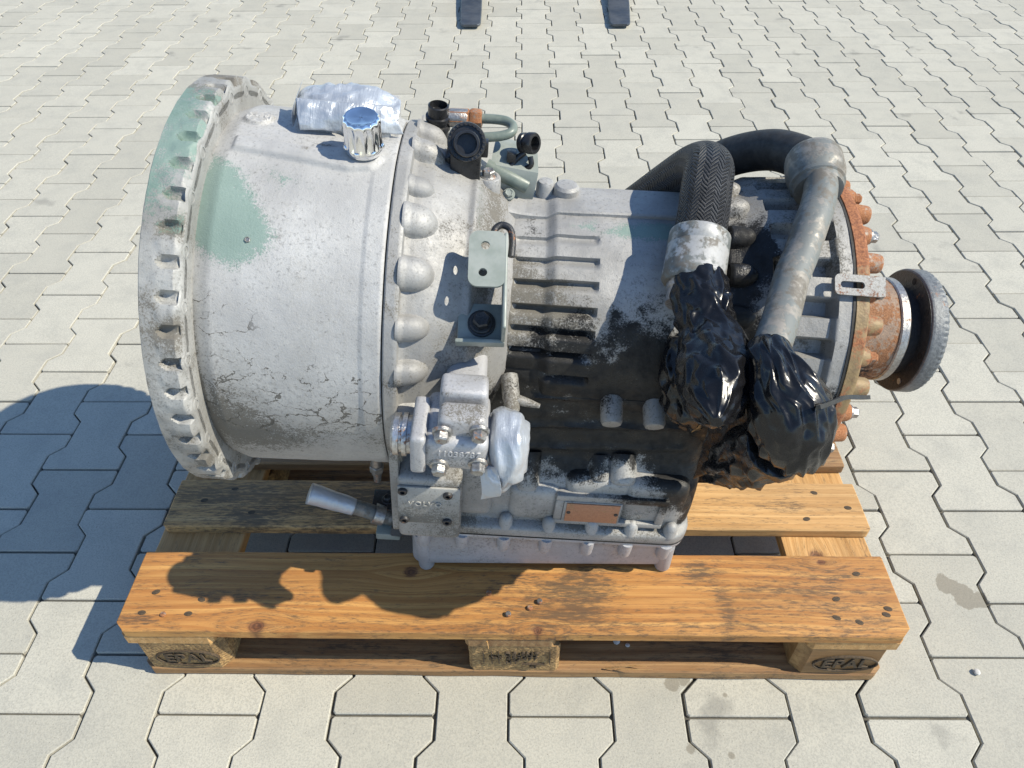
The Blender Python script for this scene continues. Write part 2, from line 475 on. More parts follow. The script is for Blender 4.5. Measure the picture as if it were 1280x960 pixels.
MT['copper'] = mat_rust('copper_plate', (0.42, 0.215, 0.125), (0.35, 0.17, 0.10), 0.15, 0.5, 0.35, ((0.24, 0.11, 0.06), (0.46, 0.27, 0.12)), 55)
MT['wood_front'] = mat_wood('pallet_wood_orange', (0.60, 0.325, 0.098), (0.36, 0.15, 0.036), 0.78)
MT['wood_pale'] = mat_wood('pallet_wood_pale', (0.64, 0.395, 0.165), (0.46, 0.25, 0.085), 0.78)
MT['wood_dark'] = mat_wood('pallet_wood_weathered', (0.42, 0.26, 0.115), (0.24, 0.125, 0.048), 0.72)
MT['wood_block'] = mat_wood('pallet_block_wood', (0.40, 0.245, 0.10), (0.22, 0.115, 0.04), 0.5, grain=0.6)


def mk_chip():
    M = NT('pressed_chip_block')
    v = M.voro(170, M.scalevec((1, 1, 1.7)))
    n = M.noise(200, 4, 0.7)
    n2 = M.noise(22, 4, 0.6)
    c = M.mix(M.ramp(n, 0.3, 0.7), (0.20, 0.115, 0.045), (0.48, 0.31, 0.13))
    c = M.mix(M.math('MULTIPLY', M.ramp(v, 0.5, 0.95), 0.6), c, (0.08, 0.045, 0.02))
    c = M.mix(M.math('MULTIPLY', M.ramp(n2, 0.45, 0.7), 0.6), c, (0.075, 0.045, 0.02))
    return M.fin(c, 0.8, 0.0, M.bump(M.math('ADD', M.math('MULTIPLY', n, 0.8), M.math('MULTIPLY', v, -0.7)), 0.9, 0.003))
MT['chip'] = mk_chip()

# ---------------------------------------------------------------- mesh helpers
def link(name, me, mat, parent=None, smooth=True, ang=40):
    if mat and not me.materials:
        me.materials.append(MT[mat] if isinstance(mat, str) else mat)
    if smooth and len(me.polygons):
        me.polygons.foreach_set('use_smooth', [True] * len(me.polygons))
        if ang < 179:
            me.set_sharp_from_angle(angle=math.radians(ang))
    o = bpy.data.objects.new(name, me)
    C.objects.link(o)
    if parent:
        o.parent = parent
    return o

def pymesh(v, f, attrs=None):
    me = bpy.data.meshes.new('m')
    me.from_pydata([tuple(map(float, x)) for x in v], [], f)
    me.update()
    if attrs:
        for k, a in attrs.items():
            at = me.attributes.new(k, 'FLOAT', 'POINT')
            at.data.foreach_set('value', np.asarray(a, np.float32).ravel())
    return me

def addattr(me, fn):
    n = len(me.vertices)
    a = np.zeros(n * 3, np.float32)
    me.vertices.foreach_get('co', a)
    for k, v in fn(a.reshape(-1, 3).astype(float)).items():
        at = me.attributes.new(k, 'FLOAT', 'POINT')
        at.data.foreach_set('value', np.asarray(v, np.float32).ravel())
    return me

def grid_faces(n, m, wrap_m=False, wrap_n=False, flip=False):
    f = []
    for i in range(n if wrap_n else n - 1):
        for j in range(m if wrap_m else m - 1):
            a, b = i * m + j, i * m + (j + 1) % m
            c, d = ((i + 1) % n) * m + (j + 1) % m, ((i + 1) % n) * m + j
            f.append((a, d, c, b) if flip else (a, b, c, d))
    return f

def bm_mesh(bm):
    bmesh.ops.recalc_face_normals(bm, faces=bm.faces)
    me = bpy.data.meshes.new('m')
    bm.to_mesh(me)
    bm.free()
    return me

def bev(bm, off, seg=2, ang=0.6):
    bmesh.ops.recalc_face_normals(bm, faces=bm.faces)
    bm.normal_update()
    ed = [e for e in bm.edges if len(e.link_faces) == 2 and e.calc_face_angle(0) > ang]
    if ed and off > 0:
        bmesh.ops.bevel(bm, geom=ed, offset=off, segments=seg, affect='EDGES', profile=0.6, clamp_overlap=True)

def box_bm(x0, x1, y0, y1, z0, z1, b=0.003, seg=2, bm=None, top=None):
    """top=(dx,dy): inset of the upper face for draft"""
    nb = bm or bmesh.new()
    tx, ty = top or (0, 0)
    vs = [nb.verts.new(p) for p in ((x0, y0, z0), (x1, y0, z0), (x1, y1, z0), (x0, y1, z0),
          (x0 + tx, y0 + ty, z1), (x1 - tx, y0 + ty, z1), (x1 - tx, y1 - ty, z1), (x0 + tx, y1 - ty, z1))]
    for q in ((3, 2, 1, 0), (4, 5, 6, 7), (0, 1, 5, 4), (1, 2, 6, 5), (2, 3, 7, 6), (3, 0, 4, 7)):
        nb.faces.new([vs[i] for i in q])
    if bm is None:
        bev(nb, b, seg)
    return nb

def frame(d):
    d = Vector(d).normalized()
    a = Vector((0, 0, 1)) if abs(d.z) < 0.9 else Vector((1, 0, 0))
    u = d.cross(a).normalized()
    return d, u, d.cross(u)

def lathe_dir(p, d, prof, n=32, capped=True):
    """revolve [(t, r)] about the line p + t*d"""
    p = Vector(p)
    d, u, v = frame(d)
    V, F = [], []
    for t, r in prof:
        for k in range(n):
            a = 2 * PI * k / n
            V.append(p + d * t + (u * math.cos(a) + v * math.sin(a)) * r)
    F = grid_faces(len(prof), n, wrap_m=True)
    if capped:
        F.append(tuple(range(n))[::-1])
        F.append(tuple((len(prof) - 1) * n + k for k in range(n)))
    bm = bmesh.new()
    me = pymesh(V, F)
    bm.from_mesh(me)
    bpy.data.meshes.remove(me)
    return bm_mesh(bm)

def catmull(P, n=10):
    P = [np.array(p, float) for p in P]
    Q = [2 * P[0] - P[1]] + P + [2 * P[-1] - P[-2]]
    out = []
    for i in range(1, len(Q) - 2):
        for k in range(n):
            t = k / n
            a, b, c, d = Q[i - 1:i + 3]
            out.append(0.5 * ((2 * b) + (c - a) * t + (2 * a - 5 * b + 4 * c - d) * t * t + (3 * b - a - 3 * c + d) * t ** 3))
    out.append(P[-1])
    return np.array(out)

def tube(P, rad, n=20, sm=8, cap=True, disp=None, attrs=True):
    path = catmull(P, sm) if sm > 1 else np.array(P, float)
    m = len(path)
    R = np.array([rad(i / (m - 1)) if callable(rad) else rad for i in range(m)])
    T = np.gradient(path, axis=0)
    T /= np.linalg.norm(T, axis=1)[:, None]
    u = np.cross(T[0], [0.3, 0.2, 0.93]); u /= np.linalg.norm(u)
    V = np.zeros((m, n, 3)); 
    L = np.r_[0, np.cumsum(np.linalg.norm(np.diff(path, axis=0), axis=1))]
    th = np.arange(n) / n * 2 * PI
    for i in range(m):
        u = u - T[i] * (u @ T[i]); u /= np.linalg.norm(u)
        v = np.cross(T[i], u)
        rr = R[i] * np.ones(n)
        V[i] = path[i] + (np.cos(th)[:, None] * u + np.sin(th)[:, None] * v) * rr[:, None]
    if disp is not None:
        ctr = path[:, None, :]
        dirs = (V - ctr); dirs /= np.linalg.norm(dirs, axis=2)[..., None]
        V = V + dirs * disp(V, th[None, :], L[:, None])[..., None]
    F = grid_faces(m, n, wrap_m=True, flip=True)
    if cap:
        F.append(tuple(range(n)))
        F.append(tuple((m - 1) * n + k for k in range(n))[::-1])
    A = {'hu': np.repeat((np.arange(n) / n)[None], m, 0), 'hv': np.repeat(L[:, None], n, 1)} if attrs else None
    return pymesh(V.reshape(-1, 3), F, A)

def hexbolt(p, d, r=0.009, h=0.008, washer=True, name='bolt', mat='steel', parent=None, rot=0.3):
    """hexagon head with a pressed washer flange"""
    p = Vector(p); d, u, v = frame(d)
    bm = bmesh.new()
    def ring(t, rr, n, ph=0):
        return [bm.verts.new(p + d * t + (u * math.cos(2 * PI * k / n + ph) + v * math.sin(2 * PI * k / n + ph)) * rr) for k in range(n)]
    def join(a, b):
        for k in range(len(a)):
            bm.faces.new((a[k], a[(k + 1) % len(a)], b[(k + 1) % len(a)], b[k]))
    t = 0.0
    if washer:
        a = ring(-0.002, r * 1.32, 18); b = ring(0.0016, r * 1.32, 18); c = ring(0.0024, r * 1.2, 18)
        join(a, b); join(b, c); bm.faces.new(c); bm.faces.new(a[::-1]); t = 0.0022
    a = ring(t - 0.003, r, 6, rot); b = ring(t + h * 0.82, r, 6, rot); c = ring(t + h, r * 0.82, 6, rot); e = ring(t + h - 0.001, r * 0.55, 6, rot)
    join(a, b); join(b, c); join(c, e); bm.faces.new(e); bm.faces.new(a[::-1])
    return link(name, bm_mesh(bm), mat, parent, ang=30)

def socket_screw(p, d, r=0.0075, name='socket_screw', mat='blacksteel', parent=None):
    return link(name, lathe_dir(p, d, [(-0.004, r), (0.003, r), (0.0042, r * 0.85), (0.0042, r * 0.5), (0.0005, r * 0.48)], 16), mat, parent)

def cylm(p, d, r, L, b=0.002, n=28):
    return lathe_dir(p, d, [(0, r), (L - b, r), (L - b * 0.3, r - b * 0.3), (L, r - b)], n)

def tag(o, label=None, cat=None, group=None, kind=None):
    for k, v in (('label', label), ('category', cat), ('group', group), ('kind', kind)):
        if v:
            o[k] = v
    return o

def empty(name, loc, rot=(0, 0, 0)):
    o = bpy.data.objects.new(name, None)
    o.empty_display_size = 0.1
    C.objects.link(o)
    o.location = loc
    o.rotation_euler = rot
    return o

_font = {}
def textmesh(txt, size, depth=0.0004, spacing=1.0):
    cu = bpy.data.curves.new('t', 'FONT')
    cu.body = txt
    cu.size = size
    cu.extrude = depth
    cu.offset = size * .018
    cu.align_x = 'CENTER'
    cu.align_y = 'CENTER'
    cu.resolution_u = 2
    cu.space_character = spacing
    ob = bpy.data.objects.new('t', cu)
    C.objects.link(ob)
    dg = bpy.context.evaluated_depsgraph_get()
    dg.update()
    me = bpy.data.meshes.new_from_object(ob.evaluated_get(dg))
    bpy.data.objects.remove(ob)
    bpy.data.curves.remove(cu)
    me.materials.clear()
    return me

def place_mesh(me, o, ex, ey, ez):
    """map mesh x,y,z onto the given axes at origin o"""
    n = len(me.vertices)
    a = np.zeros(n * 3, np.float32)
    me.vertices.foreach_get('co', a)
    a = a.reshape(-1, 3)
    b = np.array(o, float) + a[:, :1] * np.array(ex) + a[:, 1:2] * np.array(ey) + a[:, 2:3] * np.array(ez)
    me.vertices.foreach_set('co', b.astype(np.float32).ravel())
    me.update()
    return me
#MARK_SETTING
# ================================================================ the setting: paved yard
gm = pymesh([(-150, -150, -0.0085), (150, -150, -0.0085), (150, 150, -0.0085), (-150, 150, -0.0085)], [(0, 1, 2, 3)])
ground = link('ground', gm, 'sand', smooth=False)
tag(ground, 'dark sand bed showing in the joints between the pavers', kind='structure')
fx0, fx1, fy0, fy1 = -5.1, 4.3, -1.75, 6.95
V_ = [(-150, -150), (150, -150), (150, fy0), (-150, fy0), (-150, fy1), (150, fy1), (150, 150), (-150, 150), (fx0, fy0), (fx0, fy1), (fx1, fy0), (fx1, fy1)]
ap = link('concrete_apron', pymesh([(x, y, -.004) for x, y in V_], [(0, 1, 2, 3), (4, 5, 6, 7), (3, 8, 9, 4), (10, 2, 5, 11)]), 'paver', smooth=False)
tag(ap, 'pale concrete surface beyond the paved yard', kind='structure')
yard = empty('pavement', (0, 0, 0), (0, 0, math.radians(0.3)))
tag(yard, 'yard of interlocking grey concrete pavers', kind='structure')
HW, HN, HL = 0.0802, 0.0552, 0.0982
OUT = [(HW - .004, HL), (HW, HL - .004), (HW, .0625), (HN, .0375), (HN, -.0375), (HW, -.0625), (HW, -HL + .004), (HW - .004, -HL)]
OUT = OUT + [(-x, y) for x, y in OUT[::-1]]
def inset(P, d):
    n = len(P); Q = []
    for i in range(n):
        a, b, c = np.array(P[i - 1]), np.array(P[i]), np.array(P[(i + 1) % n])
        n1 = np.array([(b - a)[1], -(b - a)[0]]); n1 /= np.linalg.norm(n1)
        n2 = np.array([(c - b)[1], -(c - b)[0]]); n2 /= np.linalg.norm(n2)
        m = (n1 + n2); m /= max(0.3, m @ m / 2) * 1.0
        Q.append(tuple(b + m * d * 1.0))
    return Q
IN = inset(OUT, 0.0016)
# keep the inset inside
if abs(IN[1][0]) > HW:
    IN = inset(OUT, -0.0016)
NP_ = len(OUT)
PV = [(x, y, -0.045) for x, y in OUT] + [(x, y, -0.0017) for x, y in OUT] + [(x, y, 0.0) for x, y in IN]
PF = grid_faces(3, NP_, wrap_m=True, flip=True) + [tuple(2 * NP_ + k for k in range(NP_))]
tmp = bmesh.new(); _m = pymesh(PV, PF); tmp.from_mesh(_m)
paver_me = bm_mesh(tmp)
paver_me.materials.append(MT['paver'])
def projpx(x, y, z):
    v = Vector((x - 0.018482, y + 0.557194, z - 1.187663))
    d = v.dot(fwd)
    return (640 + 937.4 * v.dot(r2) / d, 480 - 937.4 * v.dot(u2) / d, d)
cells = []
for ci in range(-34, 36):
    x = -0.4785 + 0.13925 * ci
    for cj in range(-9, 36):
        y = -0.062 + 0.1 + 0.2 * cj + (0.1 if ci % 2 else 0.0)
        ra = math.radians(0.3)
        X, Y = x * math.cos(ra) - y * math.sin(ra), x * math.sin(ra) + y * math.cos(ra)
        if Y > -0.6 + 0.02:
            px, py, d = projpx(X, Y, 0)
            vis = d > 0.1 and -60 < px < 1340 and -40 < py < 1010
            hid = -0.5 < X < 0.5 and 0.12 < Y < 0.75
        else:
            vis, hid, d = False, True, 9
        cells.append((0 if (vis and not hid) else 1, d, x, y))
cells.sort()
big = [c for c in cells if c[0] == 0][:300]
rest = [c for c in cells if c not in set(big)]
for (_, d, x, y) in big:
    o = bpy.data.objects.new('paver', paver_me)
    C.objects.link(o)
    o.parent = yard
    o.location = (x + random.uniform(-.0008, .0008), y + random.uniform(-.0008, .0008), random.uniform(-.0020, .0008))
    o.rotation_euler = (random.uniform(-.004, .004), random.uniform(-.004, .004), random.uniform(-.004, .004) + (PI if random.random() < .5 else 0))
RV, RF, RA = [], [], []
base_v = np.array([v.co[:] for v in paver_me.vertices]); base_f = [tuple(p.vertices) for p in paver_me.polygons]
for k, (_, d, x, y) in enumerate(rest):
    a = random.uniform(-.004, .004)
    v = base_v.copy()
    v[:, 2] += random.uniform(-.0012, .0006) + v[:, 0] * random.uniform(-.004, .004) + v[:, 1] * random.uniform(-.004, .004)
    v[:, 0] += x; v[:, 1] += y
    off = len(RV) * 1
    RF += [tuple(i + k * len(base_v) for i in f) for f in base_f]
    RV.append(v); RA += [random.random()] * len(base_v)
o = link('paver_field', pymesh(np.concatenate(RV), RF, {'rnd': RA}), 'paver', yard, smooth=False)
tag(o, 'the outer, smaller pavers of the yard', kind='stuff')

# ================================================================ pallet
pal = empty('wooden_pallet', (0, 0.4, 0))
tag(pal, 'worn orange brown wooden pallet carrying the gearbox', 'pallet')

def board(name, x0, x1, y0, y1, z0, z1, mat, axis='x', knots=(), cham=(0, 0), seed=0, wear=0.0012, dirtspots=(), grain_shift=0.0):
    """plank with worn arrises; local origin at its centre, long direction = local x. cham=(low side, high side) end corner cuts"""
    if axis == 'x':
        L, W = x1 - x0, y1 - y0
    else:
        L, W = y1 - y0, x1 - x0
    T = z1 - z0
    b = 0.0022
    nt_ = 26
    top = [(-W / 2 + b + (W - 2 * b) * k / nt_, T / 2) for k in range(nt_ + 1)]
    side = [(W / 2, T / 2 - b), (W / 2, 0), (W / 2, -T / 2 + b)]
    bot = [(W / 2 - b, -T / 2), (0, -T / 2), (-W / 2 + b, -T / 2)]
    sid2 = [(-W / 2, -T / 2 + b), (-W / 2, 0), (-W / 2, T / 2 - b)]
    loop = np.array(top + side + bot + sid2)
    n = len(loop)
    xs = np.concatenate([[-L / 2, -L / 2 + .0018], np.linspace(-L / 2 + .006, L / 2 - .006, max(12, int(L / .0075))), [L / 2 - .0018, L / 2]])
    V = np.zeros((len(xs), n, 3))
    V[:, :, 0] = xs[:, None]
    V[:, :, 1] = loop[None, :, 0]
    V[:, :, 2] = loop[None, :, 1]
    sh = np.where((np.arange(len(xs)) == 0) | (np.arange(len(xs)) == len(xs) - 1), 0.0015, 0)[:, None]
    V[:, :, 1] -= np.sign(V[:, :, 1]) * np.minimum(np.abs(V[:, :, 1]), sh)
    V[:, :, 2] -= np.sign(V[:, :, 2]) * np.minimum(np.abs(V[:, :, 2]), sh)
    e = L / 2 - np.abs(V[:, :, 0])
    if cham[0]:
        V[:, :, 1] = np.maximum(V[:, :, 1], -W / 2 + np.maximum(0, cham[0] - e))
    if cham[1]:
        V[:, :, 1] = np.minimum(V[:, :, 1], W / 2 - np.maximum(0, cham[1] - e))
    P = V.reshape(-1, 3)
    edge = np.exp(-np.minimum(W / 2 - np.abs(P[:, 1]), 0.02) / 0.004)
    nz = fbm(P * np.array([14, 60, 60]) + seed * 9.7, 3, seed)
    P[:, 2] += np.where(P[:, 2] > 0, nz * wear * 0.8 - edge * np.abs(fbm(P * np.array([9, 40, 9]) + 31 + seed, 3, seed + 3)) * wear * 2.2, 0)
    P[:, 1] += fbm(P * np.array([11, 2, 30]) + 5.3 + seed, 3, seed + 5) * wear * (np.abs(P[:, 1]) > W / 2 - .004)
    gyv = np.zeros(len(P)); kn = np.zeros(len(P)); dt = np.zeros(len(P))
    gyv += 0.006 * fbm(P * np.array([3.2, 5, 5]) + seed * 3.1, 2, seed + 8) + grain_shift
    for (kx, ky, kr) in knots:
        dx, dy = P[:, 0] - kx, P[:, 1] - ky
        gyv += -np.sign(dy) * kr * 1.5 * np.exp(-(dx / (kr * 4)) ** 2 - (dy / (kr * 2.4)) ** 2) + 0.25 * kr * np.exp(-(dx / (kr * 7)) ** 2)
        kn = np.maximum(kn, np.clip(1.35 - np.hypot(dx / 1.25, dy) / kr, 0, 1))
        P[:, 2] += np.where(P[:, 2] > 0, -0.003 * np.clip(1 - np.hypot(dx, dy) / kr, 0, 1), 0)
    for (sx, sy, rx, ry, am) in dirtspots:
        dt += am * np.exp(-((P[:, 0] - sx) / rx) ** 2 - ((P[:, 1] - sy) / ry) ** 2)
    F = grid_faces(len(xs), n, wrap_m=True, flip=False) + [tuple(range(n)), tuple((len(xs) - 1) * n + k for k in range(n))[::-1]]
    me = pymesh(P, F, {'gy': gyv, 'knot': kn, 'dirt': dt})
    bm = bmesh.new(); bm.from_mesh(me); me2 = me
    bmesh.ops.recalc_face_normals(bm, faces=bm.faces); bm.to_mesh(me2); bm.free()
    o = link(name, me2, mat, pal, ang=28)
    o.location = ((x0 + x1) / 2, (y0 + y1) / 2 - 0.4, (z0 + z1) / 2)
    if axis == 'y':
        o.rotation_euler.z = PI / 2
    return o

DZ0, DZ1 = 0.1222, 0.144
def dk(px, py):      # pallet deck position -> local of the front board
    return px, py - 0.0705
b1 = board('deck_board', -.6, .6, .0, .141, DZ0, DZ1, 'wood_front', knots=[(-.384, -.062, .013), (.0415, -.065, .008), (-.16, .035, .012), (.50, .058, .007)], cham=(.014, 0), seed=1,
      dirtspots=[(.05, -.01, .10, .06, .6), (.13, .0, .06, .06, .4), (-.42, .0, .09, .03, .35), (.33, -.03, .012, .09, .6), (.30, .04, .02, .02, .8), (.50, .0, .13, .09, .42), (-.57, -.05, .03, .02, .6), (.2, -.06, .4, .02, .35), (-.2, -.06, .3, .012, .3), (.40, .04, .2, .03, .25), (-.52, .02, .05, .05, .3)])
b2 = board('deck_board', -.592, .601, .191, .292, DZ0, DZ1, 'wood_pale', knots=[(-.2, .01, .01)], seed=2, wear=.001, cham=(.004, .004),
      dirtspots=[(-.45, 0, .2, .1, .75), (-.1, 0, .3, .1, .6), (.45, .0, .05, .02, .3)])  # broadly darker over the left and middle
b3 = board('deck_board', -.6, .6, .331, .476, DZ0, DZ1, 'wood_dark', seed=3, dirtspots=[(.45, 0, .2, .1, .4)])
b4 = board('deck_board', -.6, .6, .513, .613, DZ0, DZ1, 'wood_dark', seed=4)
b5 = board('deck_board', -.6, .6, .655, .8, DZ0, DZ1, 'wood_pale', seed=5, cham=(0, .014))
for k, (cx, kk) in enumerate(((-.5275, ()), (0, ()), (.5255, ((-.25, .02, .016),)))):
    board('cross_board', cx - .0715, cx + .0715, .001, .799, .1002, .122, 'wood_pale' if k != 1 else 'wood_dark', 'y', knots=kk, seed=6 + k, cham=(.008, .008), grain_shift=.03)
for k, (y0, y1) in enumerate(((.0005, .1005), (.3275, .4725), (.6995, .7995))):
    board('runner_board', -.595, .595, y0, y1, 0.0, .0218, 'wood_dark', seed=10 + k, cham=(.012 if k == 0 else 0, .012 if k == 2 else 0), wear=.0016, dirtspots=[(-.3, -.02, .2, .08, .4), (.35, 0, .12, .08, .6)])

def block(cx, cy, wx, wy, mat, seed, ch=0.016):
    """nailed spacer block with cut outer corners and rough faces"""
    z0, z1 = .022, .100
    bm = box_bm(-wx / 2, wx / 2, -wy / 2, wy / 2, -.039, .039, 0)
    ed = [e for e in bm.edges if abs(e.verts[0].co.z - e.verts[1].co.z) > .05]
    bmesh.ops.bevel(bm, geom=ed, offset=ch, segments=1, affect='EDGES')
    bmesh.ops.subdivide_edges(bm, edges=bm.edges[:], cuts=7, use_grid_fill=True)
    bmesh.ops.triangulate(bm, faces=[f for f in bm.faces if len(f.verts) > 4])
    for v in bm.verts:
        if abs(v.co.z) < .0385:
            n = float(fbm(np.array([v.co.x, v.co.y, v.co.z]) * 45 + seed * 7, 3, seed))
            d = Vector((v.co.x, v.co.y, 0)); m = max(abs(v.co.x) / (wx / 2), abs(v.co.y) / (wy / 2))
            if m > .9:
                v.co += d.normalized() * n * .0014
    o = link('block', bm_mesh(bm), mat, pal, ang=35)
    o.location = (cx, cy - .4, .061)
    return o
blocks = {}
for i, cx in enumerate((-.522, 0.006, .520)):
    for j, (cy, wy) in enumerate(((.0515, .099), (.4, .145), (.7485, .099))):
        blocks[i, j] = block(cx, cy, .143, wy, 'wood_block' if (i == 2 or (i == 1 and j)) else 'chip', i * 3 + j, .016 if i != 1 else .006)

def ring_mesh(rx, ry, t, d=.0004, n=56):
    V, F = [], []
    for k in range(n):
        a = 2 * PI * k / n
        c, s = math.cos(a), math.sin(a)
        for (q, z) in ((0, -d), (t, -d), (t, d), (0, d)):
            V.append(((rx - q) * c, (ry - q) * s, z))
    F = grid_faces(n, 4, wrap_m=True, wrap_n=True)
    bm = bmesh.new(); m = pymesh(V, F); bm.from_mesh(m)
    return bm_mesh(bm)
def stamp(blk, me, dx, dz, wy):
    place_mesh(me, (dx, -wy / 2 - .0014, dz), (1, 0, 0), (0, 0, 1), (0, -1, 0))
    return link('stamp', me, 'ink', blk, smooth=False)
for i in (0, 2):
    B = blocks[i, 0]
    stamp(B, ring_mesh(.051, .024, .0022, 0.0022), .004 if i else .01, -.004, .099)
    stamp(B, textmesh('EPAL', .034, .0022, 1.0), .004 if i else .01, -.004, .099)
B = blocks[1, 0]
for k, t in enumerate(('DE-SNT', '492477', 'HT')):
    stamp(B, textmesh(t, .0145, .002, 1.15), .012 if k < 2 else -.004, .017 - .0125 * k, .099)
for x in (-.048, -.035, -.024, .056):
    stamp(B, bm_mesh(box_bm(-.0008, .0008, -.018, .018, -.002, .002, 0)), x, .006, .099)
stamp(B, textmesh('IPPC', .0105, .002, 1.0), -.0295, .006, .099).rotation_euler = (0, 0, 0)
stamp(B, bm_mesh(box_bm(-.018, .018, -.0008, .0008, -.002, .002, 0)), .03, -.014, .099)
stamp(B, textmesh('43', .012, .002, 1.0), .03, -.022, .099)

# nails: sunk rusty heads with a dark dent round them
nail_bm = bmesh.new()
nail_me = lathe_dir((0, 0, -.002), (0, 0, 1), [(0, .0044), (.0032, .0044), (.004, .0034)], 12)
dent_me = lathe_dir((0, 0, -.003), (0, 0, 1), [(0, .0052), (.0036, .0052), (.0038, .0038)], 14)
NAILS = [(-.557, .065, 0), (-.481, .052, 0), (-.532, .026, 1), (-.494, .028, 0), (-.566, .029, 0), (-.034, .067, 1), (-.003, .03, 2), (.045, .052, 2), (.03, .042, 1), (.549, .107, 0), (.504, .062, 0), (.495, .03, 0), (.527, .023, 0), (.578, .046, 0), (.572, .036, 0),
         (.527, .269, 0), (.576, .237, 0), (.499, .213, 0), (-.447, .22, 0), (-.537, .245, 0), (-.49, .27, 0), (.55, .36, 0), (.5, .44, 0), (-.55, .36, 0), (-.5, .44, 0)]
nail_me.materials.append(MT['nailsteel']); dent_me.materials.append(MT['ink'])
nail_r = nail_me.copy(); nail_r.materials.clear(); nail_r.materials.append(MT['rusty'])
for (x, y, k) in NAILS:
    o = bpy.data.objects.new('nail', dent_me if k == 0 else (nail_me if k == 2 else nail_r))
    C.objects.link(o); o.parent = pal
    o.location = (x, y - .4, .1442 + (.0035 if k == 2 else (.0012 if k == 1 else -.0006)))
    o.scale = (1.25 if k == 0 else 1.0, .8 if k == 0 else 1, 1)
    o.rotation_euler = (random.uniform(-.2, .2) if k else 0, random.uniform(-.25, .25) if k else 0, random.uniform(-.4, .4))
# splinters hanging off the front board
for (x, y, z, l, a, b) in ((-.035, -.001, .121, .02, .1, -1.4), (.152, .004, .026, .05, .5, .5), (.17, .002, .026, .06, .45, .35), (.19, .008, .027, .03, -.4, .3)):
    d = Vector((math.cos(a), -.15, math.sin(b))) if b > -1 else Vector((.1, -.1, -1))
    me = tube([(0, 0, 0), tuple(d * l * .5 + Vector((0, 0, .001))), tuple(d * l)], lambda t: .0013 * (1 - .7 * t), 5, 3, attrs=False)
    o = link('splinter', me, 'wood_pale', pal); o.location = (x, y - .4, z)

# ================================================================ loose things in the yard
def pebble(x, y, z, r, seed, mat, label, grp=None):
    bm = bmesh.new()
    bmesh.ops.create_icosphere(bm, subdivisions=2, radius=r)
    for v in bm.verts:
        n = float(fbm(np.array(v.co) / r * 1.3 + seed * 5, 3, seed))
        v.co *= 1 + .35 * n
        v.co.z = v.co.z * .62 + r * .5
    o = link('pebble', bm_mesh(bm), mat, ang=25)
    o.location = (x, y, z)
    tag(o, label, 'pebble', grp)
    return o
pebble(.758, .015, 0, .0055, 1, 'pebble', 'small white pebble lying on the pavers right of the pallet corner')
pebble(.174, .052, .0225, .006, 2, 'pebble', 'grey white stone crumb on the pallet runner, the larger of two')
pebble(.192, .045, .0225, .004, 3, 'pebble', 'grey white stone crumb on the pallet runner, the smaller of two')

ff = empty('forklift_forks', (0.12, 3.9, 0))
tag(ff, 'pair of dark steel forklift fork tines reaching into the top of the yard', 'forklift forks')
def tine(x0, x1):
    """tapered fork blade with rounded tip, running away from the camera"""
    L = 1.1
    bm = bmesh.new()
    rows = []
    N = 26
    for k in range(N + 1):
        t = k / N
        t = t ** 1.6
        y = 3.055 + L * t
        xc = x0 + (x1 - x0) * (y - 3.055) / .43
        hw = .046 + .004 * min(1, t * 5)
        e = y - 3.055
        if e < .03:
            hw *= .72 + .28 * math.sqrt(max(0, 1 - ((.03 - e) / .03) ** 2))
        th = .010 + .03 * min(1, t * 1.2)
        z0 = .012
        b = .003
        rows.append([bm.verts.new((xc - .12 + a, y - 3.9, z)) for a, z in ((-hw, z0 + b), (-hw, z0 + th - b), (-hw + b, z0 + th), (hw - b, z0 + th), (hw, z0 + th - b), (hw, z0 + b), (hw - b, z0), (-hw + b, z0))])
    for i in range(N):
        for j in range(8):
            bm.faces.new((rows[i][j], rows[i][(j + 1) % 8], rows[i + 1][(j + 1) % 8], rows[i + 1][j]))
    bm.faces.new(rows[0]); bm.faces.new(rows[-1][::-1])
    return link('fork_tine', bm_mesh(bm), 'forksteel', ff, ang=35)
tine(-.228, -.243)
tine(.455, .483)
for cx in (-.285 - .12, .52 - .12):
    link('fork_shank', bm_mesh(box_bm(cx - .05, cx + .05, .262, .305, .012, .62, .005)), 'forksteel', ff)
link('carriage_bar', bm_mesh(box_bm(-.62, .62, .31, .35, .18, .26, .005)), 'forksteel', ff)
link('carriage_bar', bm_mesh(box_bm(-.62, .62, .31, .35, .50, .58, .005)), 'forksteel', ff)
#MARK_GEARBOX
# ================================================================ gearbox on the pallet
TILT = 0.085
FCW = Vector((-0.406, 0.312, 0.559))
BASE = Vector((0.04, 0.312, 0.144))
gb = empty('gearbox', BASE, (0, TILT, 0))
tag(gb, 'used aluminium truck gearbox with round bell housing, strapped hoses and oily black case', 'gearbox')
_R = Matrix.Rotation(-TILT, 3, 'Y')
OFF = _R @ (FCW - BASE)

def gp(name, me, mat, parent=None, ang=40, smooth=True):
    o = link(name, me, mat, parent or gb, smooth, ang)
    if parent is None:
        o.location = OFF
    return o

def pol(s, phi, r):
    a = math.radians(phi)
    return Vector((s, -r * math.cos(a), r * math.sin(a)))

def radial(phi):
    a = math.radians(phi)
    return Vector((0, -math.cos(a), math.sin(a)))

